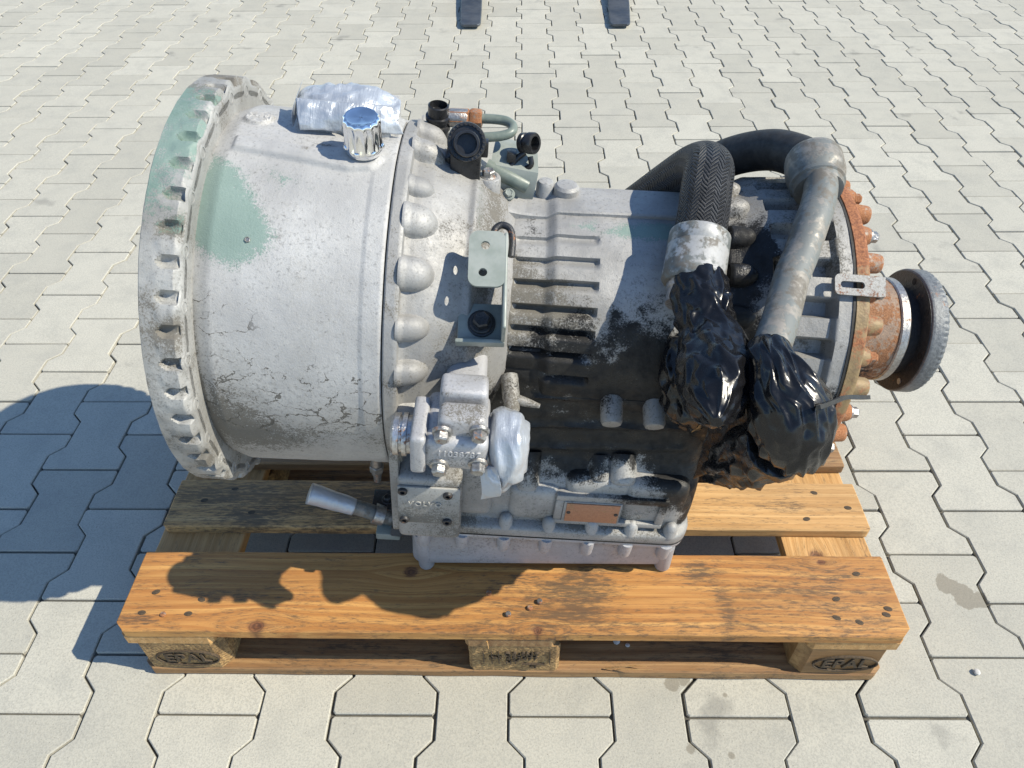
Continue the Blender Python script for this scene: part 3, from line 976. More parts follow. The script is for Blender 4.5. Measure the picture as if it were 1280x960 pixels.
def lathe(prof, n=360, dense=0.004, disp=None, masks=None, lo=-180, hi=180, jitter=0.0):
    """revolve a (s, r) polyline about the gearbox axis; disp(s, phi, r) -> dr ; masks -> dict of attributes"""
    P = [prof[0]]
    for a, b in zip(prof[:-1], prof[1:]):
        k = max(1, int(math.hypot(b[0] - a[0], b[1] - a[1]) / dense))
        for i in range(1, k + 1):
            t = i / k
            P.append((a[0] + (b[0] - a[0]) * t, a[1] + (b[1] - a[1]) * t))
    P = np.array(P)
    phi = np.linspace(-180, 180, n, endpoint=False)
    Sg = np.repeat(P[:, :1], n, 1); Rg = np.repeat(P[:, 1:], n, 1); Pg = np.repeat(phi[None], len(P), 0)
    if disp is not None:
        Rg = Rg + disp(Sg, Pg, Rg)
    a = np.radians(Pg)
    V = np.stack([Sg, -Rg * np.cos(a), Rg * np.sin(a)], -1).reshape(-1, 3)
    if jitter:
        rr = fbm(V * 55, 3, 5).reshape(-1, 1) * jitter
        d = V * [0, 1, 1]
        V = V + d / np.maximum(1e-6, np.linalg.norm(d, axis=1))[:, None] * rr
    A = masks(Sg, Pg, Rg) if masks else None
    return pymesh(V, grid_faces(len(P), n, wrap_m=True, flip=True), A)

def pmask(s, phi, poly, r, soft=0.02):
    return np.clip(.5 + poly_sd(s, np.radians(phi) * r, [(a, math.radians(b) * r) for a, b in poly]) / soft, 0, 1)

def blob(s, phi, s0, p0, rs, rp, am=1.0):
    return am * np.exp(-((s - s0) / rs) ** 2 - ((phi - p0) / rp) ** 2)

# ---- bell housing ------------------------------------------------
GREEN = [(0.047, 74.9), (0.08, 69.7), (0.111, 58.2), (0.129, 52.0), (0.123, 45.8), (0.088, 41.5), (0.061, 43.8), (0.037, 48.1), (0.033, 56.6), (0.034, 65.1)]
GREEN2 = [(0.1, 73.2), (0.148, 69.9), (0.161, 64.7), (0.13, 62.8)]
PAD = [(0.066, 82.1), (0.165, 79.8), (0.201, 82.4), (0.235, 82), (0.241, 78.2), (0.229, 73.4), (0.202, 72.1), (0.066, 76.2)]
def bell_disp(s, p, r):
    d = .006 * sstep(-.002, .005, poly_sd(s, np.radians(p) * .243, [(a, math.radians(b) * .243) for a, b in PAD]))
    q = np.hypot(s - .081, np.radians(p - 93.4) * .243)
    d += .0035 * (1 - sstep(.0165, .0185, q))
    d += (.0012 * np.sin(q * 1900)) * (q < .015)
    d += .02 * np.exp(-((s - .235) / .02) ** 2) * sstep(92, 97, p) * (1 - sstep(103, 110, p)) * .5
    V = np.stack([s, np.radians(p) * .24, 0 * s], -1)
    d += fbm(V * 28, 3, 2) * .0006
    return d
def bell_mask(s, p, r):
    g = np.maximum(pmask(s, p, GREEN, .238, .042), pmask(s, p, GREEN2, .238, .05) * .62)
    V = np.stack([s * 18, np.radians(p) * 4.5, 0 * s], -1)
    d = .30 * fbm(V, 4, 19) + .75 * np.exp(-((p + 12) / 14) ** 2) * (0.35 + .65 * np.exp(-((s - .08) / .09) ** 2)) + .35 * blob(s, p, .07, 3, .05, 12) + .3 * sstep(.2, .25, s) * np.exp(-((p + 14) / 8) ** 2)
    d += .7 * blob(s, p, .125, 70, .05, 9) * .25 + .55 * blob(s, p, .05, 63, .006, 10) * .4
    d += .5 * np.exp(-((s - .044) / .004) ** 2) * sstep(45, 20, p) + .8 * (blob(s, p, .172, 82.4, .010, .9) + blob(s, p, .15, 78.2, .005, .7))
    q = np.hypot(s - .081, np.radians(p - 93.4) * .243)
    d += .35 * np.exp(-((q - .017) / .0015) ** 2)
    return {'green': g, 'dirt': d, 'crack': np.clip(.9 * np.exp(-((p - 0) / 13) ** 2) + .45 * np.exp(-((p - 25) / 12) ** 2) * sstep(.15, .06, s) + .25 * (p > 40) * 0, 0, 1)}
bell = gp('bell_housing', lathe([(.02, .2362), (.042, .2362), (.060, .2428), (.064, .2438), (.15, .2425), (.229, .2385), (.232, .2398), (.2520, .2392), (.2543, .2375), (.2547, .20)], 720, .0022, bell_disp, bell_mask), 'cast_bell')
NPOCK = 46
def fl_notch(s, p):
    u = (p / (360 / NPOCK) + .05) % 1.0
    e = np.clip((s - .0195) / .006, 0, 1)
    w_ = .40 * np.sqrt(e)                               # rounded inner end
    c = .30
    x = np.abs(u - c) / np.maximum(w_ * .5, 1e-3)
    return np.where(e > 0, np.clip(1 - x ** 2.5, 0, 1) ** .6, 0) * (s < .0405)
def fl_disp(s, p, r):
    d = -.0085 * fl_notch(s, p) * (r > .262)
    u2 = (p / 13.33 + .183) % 1.0
    lip = sstep(.0385, .0415, s)
    d += -(.0085 - .0070 * np.exp(-((u2 - .5) / .17) ** 2)) * lip * (r > .262)
    u = (p / (360 / NPOCK) + .05) % 1.0
    d += .0010 * np.cos((u - .8) * 2 * PI) * sstep(.014, .022, s) * (1 - lip) * (r > .262)
    V = np.stack([s, np.radians(p) * .27, r], -1)
    return d + fbm(V * 60, 3, 4) * .0011
def fl_mask(s, p, r):
    V = np.stack([s * 26, np.radians(p) * 7, r * 10], -1)
    n = fbm(V, 4, 9)
    back = (s > .0415)
    g = np.exp(-((p - 72) / 22) ** 2) * .82 * (1 - back) + .6 * n * (1 - back) * (np.abs(p - 72) < 30)
    notch = fl_notch(s, p)
    return {'green': np.clip(g, 0, 1), 'dirt': np.clip(.36 + 1.35 * n + .30 * notch, -.2, .85) * (1 - .45 * back), 'oil': notch * .16}  # the notches come out darker than the rim around them
fl = gp('mounting_flange', lathe([(.002, .19), (.0005, .26), (0, .273), (.002, .276), (.0415, .276), (.0432, .2745), (.0437, .272), (.0437, .233)], 46 * 26, .0019, fl_disp, fl_mask), 'flange', bell)
hole_me = None
for k in range(27):
    ph = 84.2 - 13.33 * k
    d = Vector((1, 0, 0))
    me = lathe_dir(pol(.0420, ph, .2600), d, [(-.004, .0092), (.0018, .0088), (.0024, .0076), (.0024, .0056), (-.001, .0052)], 18)
    hb = gp('bolt_boss', me, 'flange', bell)
for k in range(27):
    ph = 84.2 - 13.33 * k
    gp('bolt_hole', lathe_dir(pol(.0416, ph, .2600), Vector((1, 0, 0)), [(0, .0054), (.0006, .0054)], 14), 'dark', bell)  # flat near-black disc, paints the shade inside the hole
hexbolt(pol(.103, 49.0, .2425), radial(49), .0035, .003, False, 'screw_stub', 'steel', bell)
# bottom foot of the bell
gp('foot', bm_mesh(box_bm(.05, .075, -.06, .06, -.262, -.235, .004)), 'flange', bell)
gp('seam', lathe([(.2530, .205), (.2530, .2358), (.2585, .2358), (.2585, .205)], 240, .01), 'gasket', bell)

# ---- intermediate housing ----------------------------------------
def mid_disp(s, p, r):
    V = np.stack([s, np.radians(p) * .2, 0 * s], -1)
    d = fbm(V * 30, 3, 21) * .0010
    d += .006 * np.exp(-((s - .352) / .006) ** 2) * (p > 15) * (p < 88)
    return d
def mid_mask(s, p, r):
    g = .42 * np.exp(-((s - .357) / .012) ** 2) * sstep(30, 50, p)
    d = .55 * np.exp(-((s - .372) / .02) ** 2) * (p < 95) * (p > 0) + .4 * blob(s, p, .33, 20, .03, 10) + .5 * sstep(0, -15, p) + .22 + .45 * fbm(np.stack([s * 30, np.radians(p) * 5, 0 * s], -1), 3, 23)
    return {'green': g * 0.8, 'dirt': d, 'oil': .65 * sstep(10, -12, p) * sstep(.27, .30, s)}
mid = gp('intermediate_housing', lathe([(.2562, .20), (.2562, .2388), (.2580, .2405), (.2700, .2405), (.2727, .2388), (.2737, .228), (.279, .2245), (.30, .2205), (.325, .2105), (.345, .2005), (.358, .193), (.372, .183), (.388, .168), (.40, .155), (.41, .14)], 480, .0022, mid_disp, mid_mask), 'cast')
def dome(s0, s1, phi, wide, r0, h, seed=0):
    """cast bolt dome: a half capsule lying along the axis, filleted into the casting"""
    n, m = 34, 40
    V = np.zeros((n, m, 3))
    for i in range(n):
        t = i / (n - 1) * 1.28
        for j in range(m):
            u = (j / (m - 1) * 2 - 1) * 1.55
            e = max(0, (t - .36) / .64)
            q = math.hypot(u, e) if e > 0 else abs(u)
            core = math.sqrt(max(0, 1 - q ** 2.3)) if q < 1 else 0
            skirt = .30 * max(0, 1 - q / 1.5) ** 2
            hh = h * max(core, skirt) if core <= skirt else h * core
            s_ = s0 + (s1 - s0) * t
            edge = -.0035 if (abs(u) > 1.5 or t > 1.26) else 0
            V[i, j] = pol(s_, phi + u * wide * .92, r0(s_) - .0022 + edge + hh * 1.08)
    return pymesh(V.reshape(-1, 3), grid_faces(n, m, flip=False))
r_mid = lambda s: float(np.interp(s, [.2737, .279, .30, .325, .345], [.228, .2245, .2205, .2105, .2005]))
for ph, wd, h, e in ((72, 4.0, .013, .302), (60, 6.0, .017, .310), (43.8, 5.8, .018, .310), (27.8, 4.6, .017, .308), (13.8, 4.6, .017, .308), (-2, 4.4, .016, .308), (88, 4.5, .02, .31), (102, 4.5, .02, .31), (116, 4.5, .02, .31), (130, 4.5, .02, .31), (145, 4.5, .02, .31), (160, 4.5, .02, .31), (175, 4.5, .02, .31)):
    gp('bolt_dome', addattr(dome(.2705, e, ph, wd, r_mid, h), lambda V: mid_mask(V[:, 0], np.degrees(np.arctan2(V[:, 2], -V[:, 1])), 0)), 'cast', mid, 180)

# ---- main case (round upper part) ---------------------------------
SLOTS = [(71, .40), (59.8, .6), (48.9, .8), (37.3, 1), (27.4, 1), (16.6, 1), (4.2, .9)]
def case_r(s):
    return np.interp(s, [.385, .40, .443, .455, .56, .63, .66, .675], [.150, .1525, .1535, .1615, .165, .167, .174, .182])
def case_disp(s, p, r):
    d = 0 * s
    for ph, k in SLOTS:
        off = ph - p                                    # below the upper edge
        wid = 5.8
        inn = sstep(.402, .408, s) * (1 - sstep(.505, .510, s))
        d -= .0125 * k * inn * sstep(-.25, .3, off) * (1 - sstep(.8, wid, off))
    V = np.stack([s, np.radians(p) * .16, 0 * s], -1)
    return d + fbm(V * 35, 3, 31) * .0009
OIL = [(0.36, -30), (0.385, 8), (0.411, 16), (0.43, 24), (0.459, 20), (0.475, 29), (0.508, 22), (0.528, 22), (0.543, 33.6), (0.592, 38), (0.625, 34), (0.66, 40), (0.72, 30), (.72, -70), (.36, -70)]
DIRT = [(0.395, 62), (0.45, 54), (0.50, 42), (0.523, 33), (0.508, 18.7), (0.411, 0), (.39, 20)]
GRC = [(0.47, 76.7), (0.505, 82), (0.509, 74.7), (0.535, 80.6), (0.572, 82), (0.60, 80), (0.60, 72), (0.565, 69.9), (0.539, 69)]
def case_mask(s, p, r):
    V = np.stack([s * 14, np.radians(p) * 3, 0 * s], -1)
    n = fbm(V, 4, 41)
    oil = pmask(s, p, OIL, .165, .09) * .95 + .36 * n + .42 * fbm(np.stack([s * 45, np.radians(p) * 8, 0 * s], -1), 4, 43)
    d = .72 * pmask(s, p, DIRT, .165, .05) + .1 * n + .25 * np.exp(-((p - 88) / 6) ** 2) + .35 * np.exp(-((s - .398) / .01) ** 2)
    for ph, k in SLOTS:
        off = ph - p
        d = d + .38 * sstep(.400, .408, s) * (1 - sstep(.506, .511, s)) * sstep(-.8, .2, off) * (1 - sstep(1.5, 4.5, off)) * (1.2 - ph / 90)  # slot grime that also paints the recess shade under each upper edge
    g = .72 * pmask(s, p, GRC, .165, .03) + .35 * blob(s, p, .62, 76, .05, 10)
    return {'oil': oil, 'dirt': d, 'green': g}
ss = np.linspace(.385, .675, 110)
case = gp('main_case', lathe([(s, float(case_r(s))) for s in ss], 600, .01, case_disp, case_mask), 'cast')
# top rail of the case: a cast lip running along the crown
def loft_s(svals, prof, masks=None, cap=True, disp=None):
    """sweep a closed (y, z) polygon along s; prof(s) -> array (n, 2)"""
    P = [np.asarray(prof(s), float) for s in svals]
    n = len(P[0])
    V = np.zeros((len(svals), n, 3))
    for i, s in enumerate(svals):
        V[i, :, 0] = s; V[i, :, 1:] = P[i]
    V = V.reshape(-1, 3)
    if disp is not None:
        V = disp(V)
    F = grid_faces(len(svals), n, wrap_m=True)
    if cap:
        F += [tuple(range(n)), tuple((len(svals) - 1) * n + k for k in range(n))[::-1]]
    A = masks(V) if masks else None
    me = pymesh(V, F, A)
    bm = bmesh.new(); bm.from_mesh(me)
    bmesh.ops.recalc_face_normals(bm, faces=bm.faces)
    bm.to_mesh(me); bm.free()
    return me
def rail_prof(s):
    # lip sitting on the crown behind the top line
    r = float(case_r(s))
    t = min(1, max(0, (.632 - s) / .006)) * min(1, max(0, (s - .386) / .004))
    y0 = -.014 - .004 * t
    h = .0005 + .0045 * t
    e = .02 * math.exp(-max(0, s - .386) / .012)
    return [(y0 - e * .2, r - .004), (y0 - e * .2, r + h + e * .6 - .002), (y0 + .002, r + h + e * .6), (.045, r + h + e * .6), (.047, r + h - .002), (.047, r - .02), (.02, r - .02)]
gp('top_rail', loft_s(np.linspace(.384, .633, 60), rail_prof), 'cast', case)
for s_, y_, r_ in ((.44, .035, .012), (.468, .03, .017), (.66, .01, .012)):
    me = lathe_dir((s_, y_, .15), (0, 0, 1), [(0, r_), (.025, r_), (.029, r_ * .8), (.030, r_ * .4)], 20)
    gp('plug', me, 'cast', case)

# ---- rear housing ---------------------------------------------------
def rear_disp(s, p, r):
    u = (p / 14.0 + .18) % 1.0
    valley = sstep(.0, .08, u) * (1 - sstep(.42, .52, u))
    inn = sstep(.715, .722, s) * (1 - sstep(.786, .790, s))
    V = np.stack([s, np.radians(p) * .2, 0 * s], -1)
    return -.017 * valley * inn + fbm(V * 35, 3, 51) * .0009
def rear_mask(s, p, r):
    V = np.stack([s * 14, np.radians(p) * 3, 0 * s], -1)
    n = fbm(V, 4, 61)
    oil = .85 * sstep(.75, .70, s + .05 * n) * sstep(96, 62, p + 20 * n) + .5 * np.exp(-((p + 10) / 22) ** 2) + .5 * (np.abs(s - .802) < .006) * sstep(.2, -.2, n + (p - 30) / 60)
    d = .22 + .4 * blob(s, p, .79, 62, .012, 12) + .35 * blob(s, p, .76, 30, .03, 4) + .4 * blob(s, p, .74, 18, .03, 6) + .3 * sstep(60, 90, p)
    return {'oil': oil, 'dirt': d, 'green': .3 * blob(s, p, .72, 75, .03, 12)}
rear = gp('rear_housing', lathe([(.655, .165), (.662, .178), (.668, .183), (.684, .184), (.694, .187), (.708, .194), (.72, .200), (.785, .2045), (.789, .2100), (.791, .2115), (.8075, .2115), (.8075, .15)], 720, .0025, rear_disp, rear_mask), 'cast')
r_rear = lambda s: float(np.interp(s, [.66, .668, .684, .694, .708, .72], [.176, .183, .184, .187, .194, .200]))
for ph in (101, 86, 70, 54, 38, 22, 117, 133, 150):
    gp('bolt_dome', addattr(dome(.664, .700, ph, 5.2, r_rear, .017), lambda V: rear_mask(V[:, 0], np.degrees(np.arctan2(V[:, 2], -V[:, 1])), 0)), 'cast', rear, 180)
gp('gasket', lathe([(.8075, .16), (.8075, .2125), (.8105, .2125), (.8105, .16)], 300, .01), 'gasket')
cov = gp('rear_cover', lathe([(.8105, .16), (.8105, .2120), (.8115, .2135), (.8255, .2135), (.828, .2115), (.829, .19), (.832, .15), (.84, .12), (.846, .085), (.85, .05)], 360, .004,
         lambda s, p, r: fbm(np.stack([s, np.radians(p) * .2, r], -1) * 50, 3, 71) * .0012,
         lambda s, p, r: {'rust': np.clip(sstep(48, 66, p + 14 * fbm(np.stack([s * 40, p / 9, r * 20], -1), 3, 5)) + sstep(8, -10, p + 10 * fbm(np.stack([s * 40, p / 9, r * 20], -1), 3, 6)), 0, 1), 'dirt': .25 + 0 * s}), 'cover')
for k in range(32):
    ph = 94.5 - 11.25 * k
    hi = 1 if k % 2 else 0
    r_ = .198
    L = .026 if hi else .017
    rust = ph > 52 or ph < 5
    me = lathe_dir(pol(.823, ph, r_), (1, 0, 0), [(0, .0145), (.004, .0135), (L - .003, .0118), (L - .001, .0108), (L, .0085)], 20)
    b = gp('boss', me, 'rusty' if rust else 'cover', cov)
    if not hi:
        hexbolt(pol(.823 + L, ph, r_), (1, 0, 0), .0072, .009, True, 'bolt', 'steel' if k % 3 else 'rusty', b, rot=k)
hub = gp('output_hub', lathe([(.83, .06), (.835, .090), (.845, .083), (.85, .0765), (.93, .0742), (.948, .0735)], 200, .004,
         lambda s, p, r: fbm(np.stack([s, np.radians(p) * .08, r], -1) * 90, 3, 81) * .0012,
         lambda s, p, r: {'rust': .5 * sstep(-30, 10, p), 'dirt': .55 * sstep(12, -5, p) * sstep(.955, .90, s + .0006 * p)}), 'hub')
gp('seal_ring', lathe([(.946, .06), (.946, .0745), (.948, .0762), (.958, .0762), (.960, .0745), (.962, .066)], 160, .004), 'steel', hub)
gp('neck', lathe([(.958, .05), (.958, .0715), (.966, .067), (.982, .064), (.982, .05)], 120, .004), 'blacksteel', hub)
of = gp('output_flange', lathe([(.9805, .03), (.9805, .087), (.982, .0898), (.9845, .0908), (1.002, .0908), (1.005, .0892), (1.005, .05), (1.0, .045), (1.0, .01)], 264, .0016,
        lambda s, p, r: -.0010 * (((p * 264 / 360) % 4) < 2) * (s > .9982) * (r > .08),
        lambda s, p, r: {'dirt': .15 + .3 * fbm(np.stack([s * 60, p / 8, r * 40], -1), 3, 3)}), 'greysteel', hub, 30)
gp('flange_face', lathe([(.9798, .02), (.9798, .0878), (.9810, .0878)], 120, .004), 'blacksteel', hub)
for k in range(8):
    gp('bolt_hole', lathe_dir(pol(.9793, 12 + 45 * k, .078), (1, 0, 0), [(0, .0048), (.0006, .0048)], 14), 'bright' if k == 7 else 'dark', hub)  # near-black discs paint the holes' inner shade; one is bright steel

# ---- lower case, end plate and oil pan -------------------------------
S0, S1 = .262, .700
def corner(s, a, b, rad):
    e = min(s - a, b - s)
    if e >= rad:
        return 0.0
    e = max(e, 0)
    return rad - math.sqrt(max(0, rad * rad - (rad - e) ** 2))
LPROF = [(-.10, .06), (-.143, .035), (-.154, .0), (-.158, -.03), (-.160, -.06), (-.162, -.09), (-.165, -.115), (-.170, -.135), (-.180, -.155), (-.190, -.17), (-.195, -.185), (-.197, -.20), (-.198, -.22), (-.198, -.243), (-.199, -.248), (-.210, -.2515), (-.2135, -.254), (-.2140, -.2565), (-.2140, -.268), (-.2130, -.2705), (-.18, -.2710)]
def dens(P, step=.004):
    out = [P[0]]
    for a, b in zip(P[:-1], P[1:]):
        k = max(1, int(math.hypot(b[0] - a[0], b[1] - a[1]) / step))
        out += [(a[0] + (b[0] - a[0]) * i / k, a[1] + (b[1] - a[1]) * i / k) for i in range(1, k + 1)]
    return np.array(out)
LP = dens(LPROF)
def low_prof(s):
    c = corner(s, S0, S1, .034)
    y = LP[:, 0] + c
    z = LP[:, 1].copy()
    y = np.minimum(y, -.05)
    return np.concatenate([np.stack([y, z], 1), np.stack([-y, z], 1)[::-1]])
def low_disp(V):
    n = fbm(V * 32, 3, 91)
    V = V.copy()
    sg = np.where(V[:, 1] < 0, 1, -1)
    V[:, 1] += sg * n * .0038 * (V[:, 2] > -.246)
    for zz, am, a_, b_ in ((-.078, .0055, .41, .66), (-.028, .0045, .42, .62), (-.118, .004, .43, .67)):
        V[:, 1] -= sg * am * np.exp(-((V[:, 2] - zz - .06 * (V[:, 0] - .5)) / .0045) ** 2) * sstep(a_, a_ + .01, V[:, 0]) * sstep(b_, b_ - .01, V[:, 0])
    return V
def low_mask(V):
    s, y, z = V.T
    n = fbm(V * np.array([22, 10, 22]), 4, 95)
    lim = np.interp(s, [.26, .38, .42, .47, .50, .56, .62, .66, .70], [-.06, -.10, -.125, -.15, -.165, -.13, -.16, -.2, -.26])
    oil = sstep(-.045, .03, z - lim + .04 * n) * sstep(.33, .39, s + .02 * n) * .92 + .42 * fbm(V * np.array([38, 20, 55]), 4, 97)
    oil = np.maximum(oil, .75 * sstep(.665, .68, s + .01 * n) * (z > -.245))
    d = .36 + .7 * n + .3 * np.exp(-((z + .247) / .006) ** 2)
    return {'oil': np.clip(oil, 0, 1), 'dirt': d}
svals = np.concatenate([S0 + np.array([0, .001, .003, .006, .01, .015, .021, .028]), np.linspace(.296, .666, 90), S1 - np.array([.028, .021, .015, .01, .006, .003, .001, 0])])
low = gp('lower_case', loft_s(svals, low_prof, low_mask, True, low_disp), 'cast', None, 50)
# end plate carrying the seam flange down to the pan
def plate_outline():
    P = []
    for a in np.linspace(180, 8, 30):
        P.append(pol(0, a, .2405)[1:3])
    P += [(-.2360, .02), (-.2300, -.03), (-.2260, -.12), (-.2240, -.20)]
    for a in np.linspace(0, 90, 8):
        P.append((-.199 - .025 * math.cos(math.radians(a)), -.247 - .025 * math.sin(math.radians(a))))
    P += [(.199 + .025 * math.cos(math.radians(a)), -.247 - .025 * math.sin(math.radians(a))) for a in np.linspace(90, 0, 8)]
    P += [(.224, -.2), (.226, -.12), (.23, -.03)]
    return [(p[0], p[1]) for p in P]
PO = plate_outline()
def plate_prof(s):
    k = .0012 if (s < .2583 or s > .2689) else 0
    return [(y * (1 - k * 4), z * (1 - k * 4)) for y, z in PO]
gp('end_plate', loft_s([.2578, .2588, .2684, .2694], plate_prof, lambda V: {'dirt': .2 + .3 * fbm(V * 30, 3, 7) + .25 * (V[:, 2] < -.02)}), 'cast', low, 35)
WZ = lambda wz, s: (wz - FCW.z + math.sin(TILT) * s) / math.cos(TILT)      # gearbox z of a world height at s
def pan_prof(s):
    zb = WZ(.1535, s)
    c = corner(s, .2645, .6985, .032)
    ins = max(0, corner(s, .281, .686, .02))
    inn = 0.0
    P = [(-.2125, -.2716), (-.2130, -.2728), (-.2130, -.2795), (-.2120, -.2812), (-.2085, -.2825), (-.2055, -.286), (-.2045, -.292)]
    P = [(y + c, z) for y, z in P]
    wall = -.2040 + (ins if .281 < s < .686 else .0)
    if s <= .281 or s >= .686:
        P += [(-.12, -.292), (-.11, -.2925)] + [(-.10, -.293)] * 8
    else:
        for t in np.linspace(0, 1, 7):
            P.append((wall + .002 * t, -.294 + (zb + .010 + .294) * t))
        P += [(wall + .006, zb + .003), (wall + .012, zb), (wall + .04, zb - .0005)]
    P = np.array(P)
    P[:, 0] = np.minimum(P[:, 0], -.02)
    return np.concatenate([P, P[::-1] * [-1, 1]])
psv = np.concatenate([.2645 + np.array([0, .001, .003, .006, .01, .0145]), .281 + np.array([.0001, .001, .003, .007, .013, .02]), np.linspace(.31, .655, 60), .686 - np.array([.02, .013, .007, .003, .001, .0001]), .6985 - np.array([.0105, .008, .005, .003, .001, 0])])
pan = gp('oil_pan', loft_s(psv, pan_prof, lambda V: {'dirt': .12 + .35 * fbm(V * 25, 3, 8) + .3 * np.exp(-((V[:, 2] + .29) / .008) ** 2)}), 'pan', None, 40)
def pan_gasket(s):
    c = corner(s, .263, .6995, .033)
    P = np.array([(-.2142 + c, -.2702), (-.2142 + c, -.2720)])
    P[:, 0] = np.minimum(P[:, 0], -.02)
    return np.concatenate([P, P[::-1] * [-1, 1]])
gp('pan_gasket', loft_s(np.concatenate([.263 + np.array([0, .001, .003, .006, .01, .016, .024]), np.linspace(.297, .665, 12), .6995 - np.array([.024, .016, .01, .006, .003, .001, 0])]), pan_gasket), 'gasket', pan)
wd = (_R @ Vector((0, 0, -1)))
for sy in (-1, 1):
    for s_ in (.297, .676):
        z0 = -.30
        L = (z0 - WZ(.1443, s_)) / 1.0
        gp('foot', lathe_dir((s_, sy * .193, z0), wd, [(0, .0135), (L - .004, .0125), (L - .0012, .0112), (L, .008)], 20), 'pan', pan)
    for k, s_ in enumerate((.301, .359, .422, .486, .55, .609, .668)):
        me = lathe_dir((s_, sy * .2065, -.278), (0, -sy * .05, -1), [(0, .0105), (.030, .0098), (.035, .0078), (.0375, .003)], 18)
        gp('lower_boss', me, 'pan', pan)
        if k > 1:
            me = lathe_dir((s_, sy * .2045, -.256), (0, sy * -.08, 1), [(0, .0108), (.015, .0100), (.021, .0082), (.0245, .0045), (.0252, .001)], 18)
            gp('upper_boss', me, 'cast', low)
# raised pad with the copper data plate
def lp(name, me, par=None, mat='cast', ang=40):
    return gp(name, addattr(me, low_mask), mat, par or low, ang)
frm = bmesh.new()
for q in ((.490, .652, -.2075, -.19, -.188, -.176), (.490, .652, -.2075, -.19, -.2415, -.2315), (.490, .502, -.2074, -.19, -.2316, -.1878), (.640, .652, -.2074, -.19, -.2316, -.1878)):
    box_bm(*q, bm=frm)
bev(frm, .0025, 2)
lp('plate_frame', bm_mesh(frm))
cp = gp('data_plate', bm_mesh(box_bm(.506, .583, -.2105, -.2085, -.230, -.189, .0008)), 'copper', low)
for s_ in (.510, .579):
    gp('rivet', lathe_dir((s_, -.2098, -.209), (0, -1, 0), [(0, .0032), (.0014, .003), (.002, .0016)], 12), 'blacksteel', cp)
lp('plate_backing', bm_mesh(box_bm(.502, .586, -.2086, -.19, -.232, -.1875, .001)))
lp('cast_swelling', bm_mesh(box_bm(.585, .682, -.2025, -.15, -.242, -.150, .022, 5)))
lp('cast_swelling', bm_mesh(box_bm(.500, .60, -.1995, -.14, -.205, -.150, .02, 5)))
for s_, z_, r_, L_ in ((.581, -.145, .020, .044), (.548, -.150, .017, .038)):
    lp('stub', lathe_dir((s_, -.16, z_ + .012), (0, -.75, -.66), [(0, r_), (L_ * .85, r_ * .97), (L_ * .96, r_ * .85), (L_, r_ * .5)], 26))
lp('stub', lathe_dir((.447, -.16, -.135), (0, -.6, -.8), [(0, .019), (.05, .0175), (.057, .014), (.058, .01)], 24))
lp('cast_swelling', bm_mesh(box_bm(.420, .498, -.2035, -.15, -.246, -.17, .02, 5)))
for s_, h_ in ((.546, -.040), (.603, -.040)):
    gp('lug', addattr(lathe_dir((s_, -.145, h_ + .02), (0, -.9, -.43), [(0, .0155), (.02, .0152), (.046, .0145), (.0505, .0125), (.0515, .009)], 24), lambda V: {'oil': .25 + .5 * fbm(V * 60, 3, 4), 'dirt': .4 + 0 * V[:, 0]}), 'cast', low)
lp('lug_web', bm_mesh(box_bm(.548, .603, -.166, -.14, -.036, -.020, .004)))
HB = lambda V: {'dirt': .6 + .5 * fbm(V * 60, 3, 14), 'oil': .25 + .4 * fbm(V * 70, 3, 15)}
gp('hose_barb', addattr(lathe_dir((.408, -.155, .000), (.12, -.9, -.40), [(0, .0115), (.02, .0115), (.03, .0115), (.036, .0100), (.047, .0100), (.051, .008)], 22), HB), 'cast', low)
gp('hose_barb', addattr(lathe_dir((.414, -.184, -.012), (.95, -.2, -.1), [(0, .0075), (.018, .006), (.036, .003)], 16), HB), 'cast', low)

# ---- valve block on the front ----------------------------------------
def vmask(V):
    return {'dirt': .30 + .75 * fbm(V * 38, 3, 12)}
def vp(name, me, par=None, mat='valve'):
    return gp(name, addattr(me, vmask), mat, par)
vb = vp('valve_block', bm_mesh(box_bm(.3235, .3835, -.2775, -.236, -.02, .080, .008, 3, top=(.003, .003))))
vp('valve_stem', bm_mesh(box_bm(.326, .381, -.240, -.14, -.06, .052, .012, 3, top=(.003, .0))), vb)
vp('cover_block', bm_mesh(box_bm(.3255, .3825, -.315, -.2782, .02, .075, .009, 4, top=(.002, .003))), vb)
vp('valve_body', bm_mesh(box_bm(.312, .3845, -.324, -.24, .004, .052, .013, 4)), vb)
vp('end_cap', bm_mesh(box_bm(.298, .3155, -.326, -.256, -.002, .056, .006, 3)), vb)
gp('union_nut', lathe_dir((.274, -.288, .022), (1, 0, 0), [(0, .021), (.003, .0245), (.009, .0245), (.0095, .021), (.0125, .021), (.013, .0252), (.018, .0252), (.0185, .022), (.026, .022)], 30), 'bright', vb)
for s_, z_, y_ in ((.333, .0600, -.3165), (.373, .0650, -.3165), (.331, .0130, -.3235), (.374, .0190, -.3235)):
    hexbolt((s_, y_, z_), (0, -1, -.25), .0085, .0095, True, 'bolt', 'steel', vb, rot=s_ * 40)
tm = textmesh('11038787', .0115, .0012, 1.05)
place_mesh(tm, (.352, -.3241, .034), (1, 0, 0), (0, 0, 1), (0, -1, 0))
gp('casting_number', tm, 'valve', vb, smooth=False)
cb = lp('cover_box', bm_mesh(box_bm(.267, .356, -.232, -.17, -.262, -.128, .010, 3)))
fp = gp('cover_plate', addattr(bm_mesh(box_bm(.2685, .354, -.2365, -.2325, -.219, -.140, .0035, 2)), lambda V: {'dirt': .80 + 1.2 * fbm(V * 30, 3, 77) - .5 * sstep(-.165, -.15, V[:, 2])}), 'flange', low)
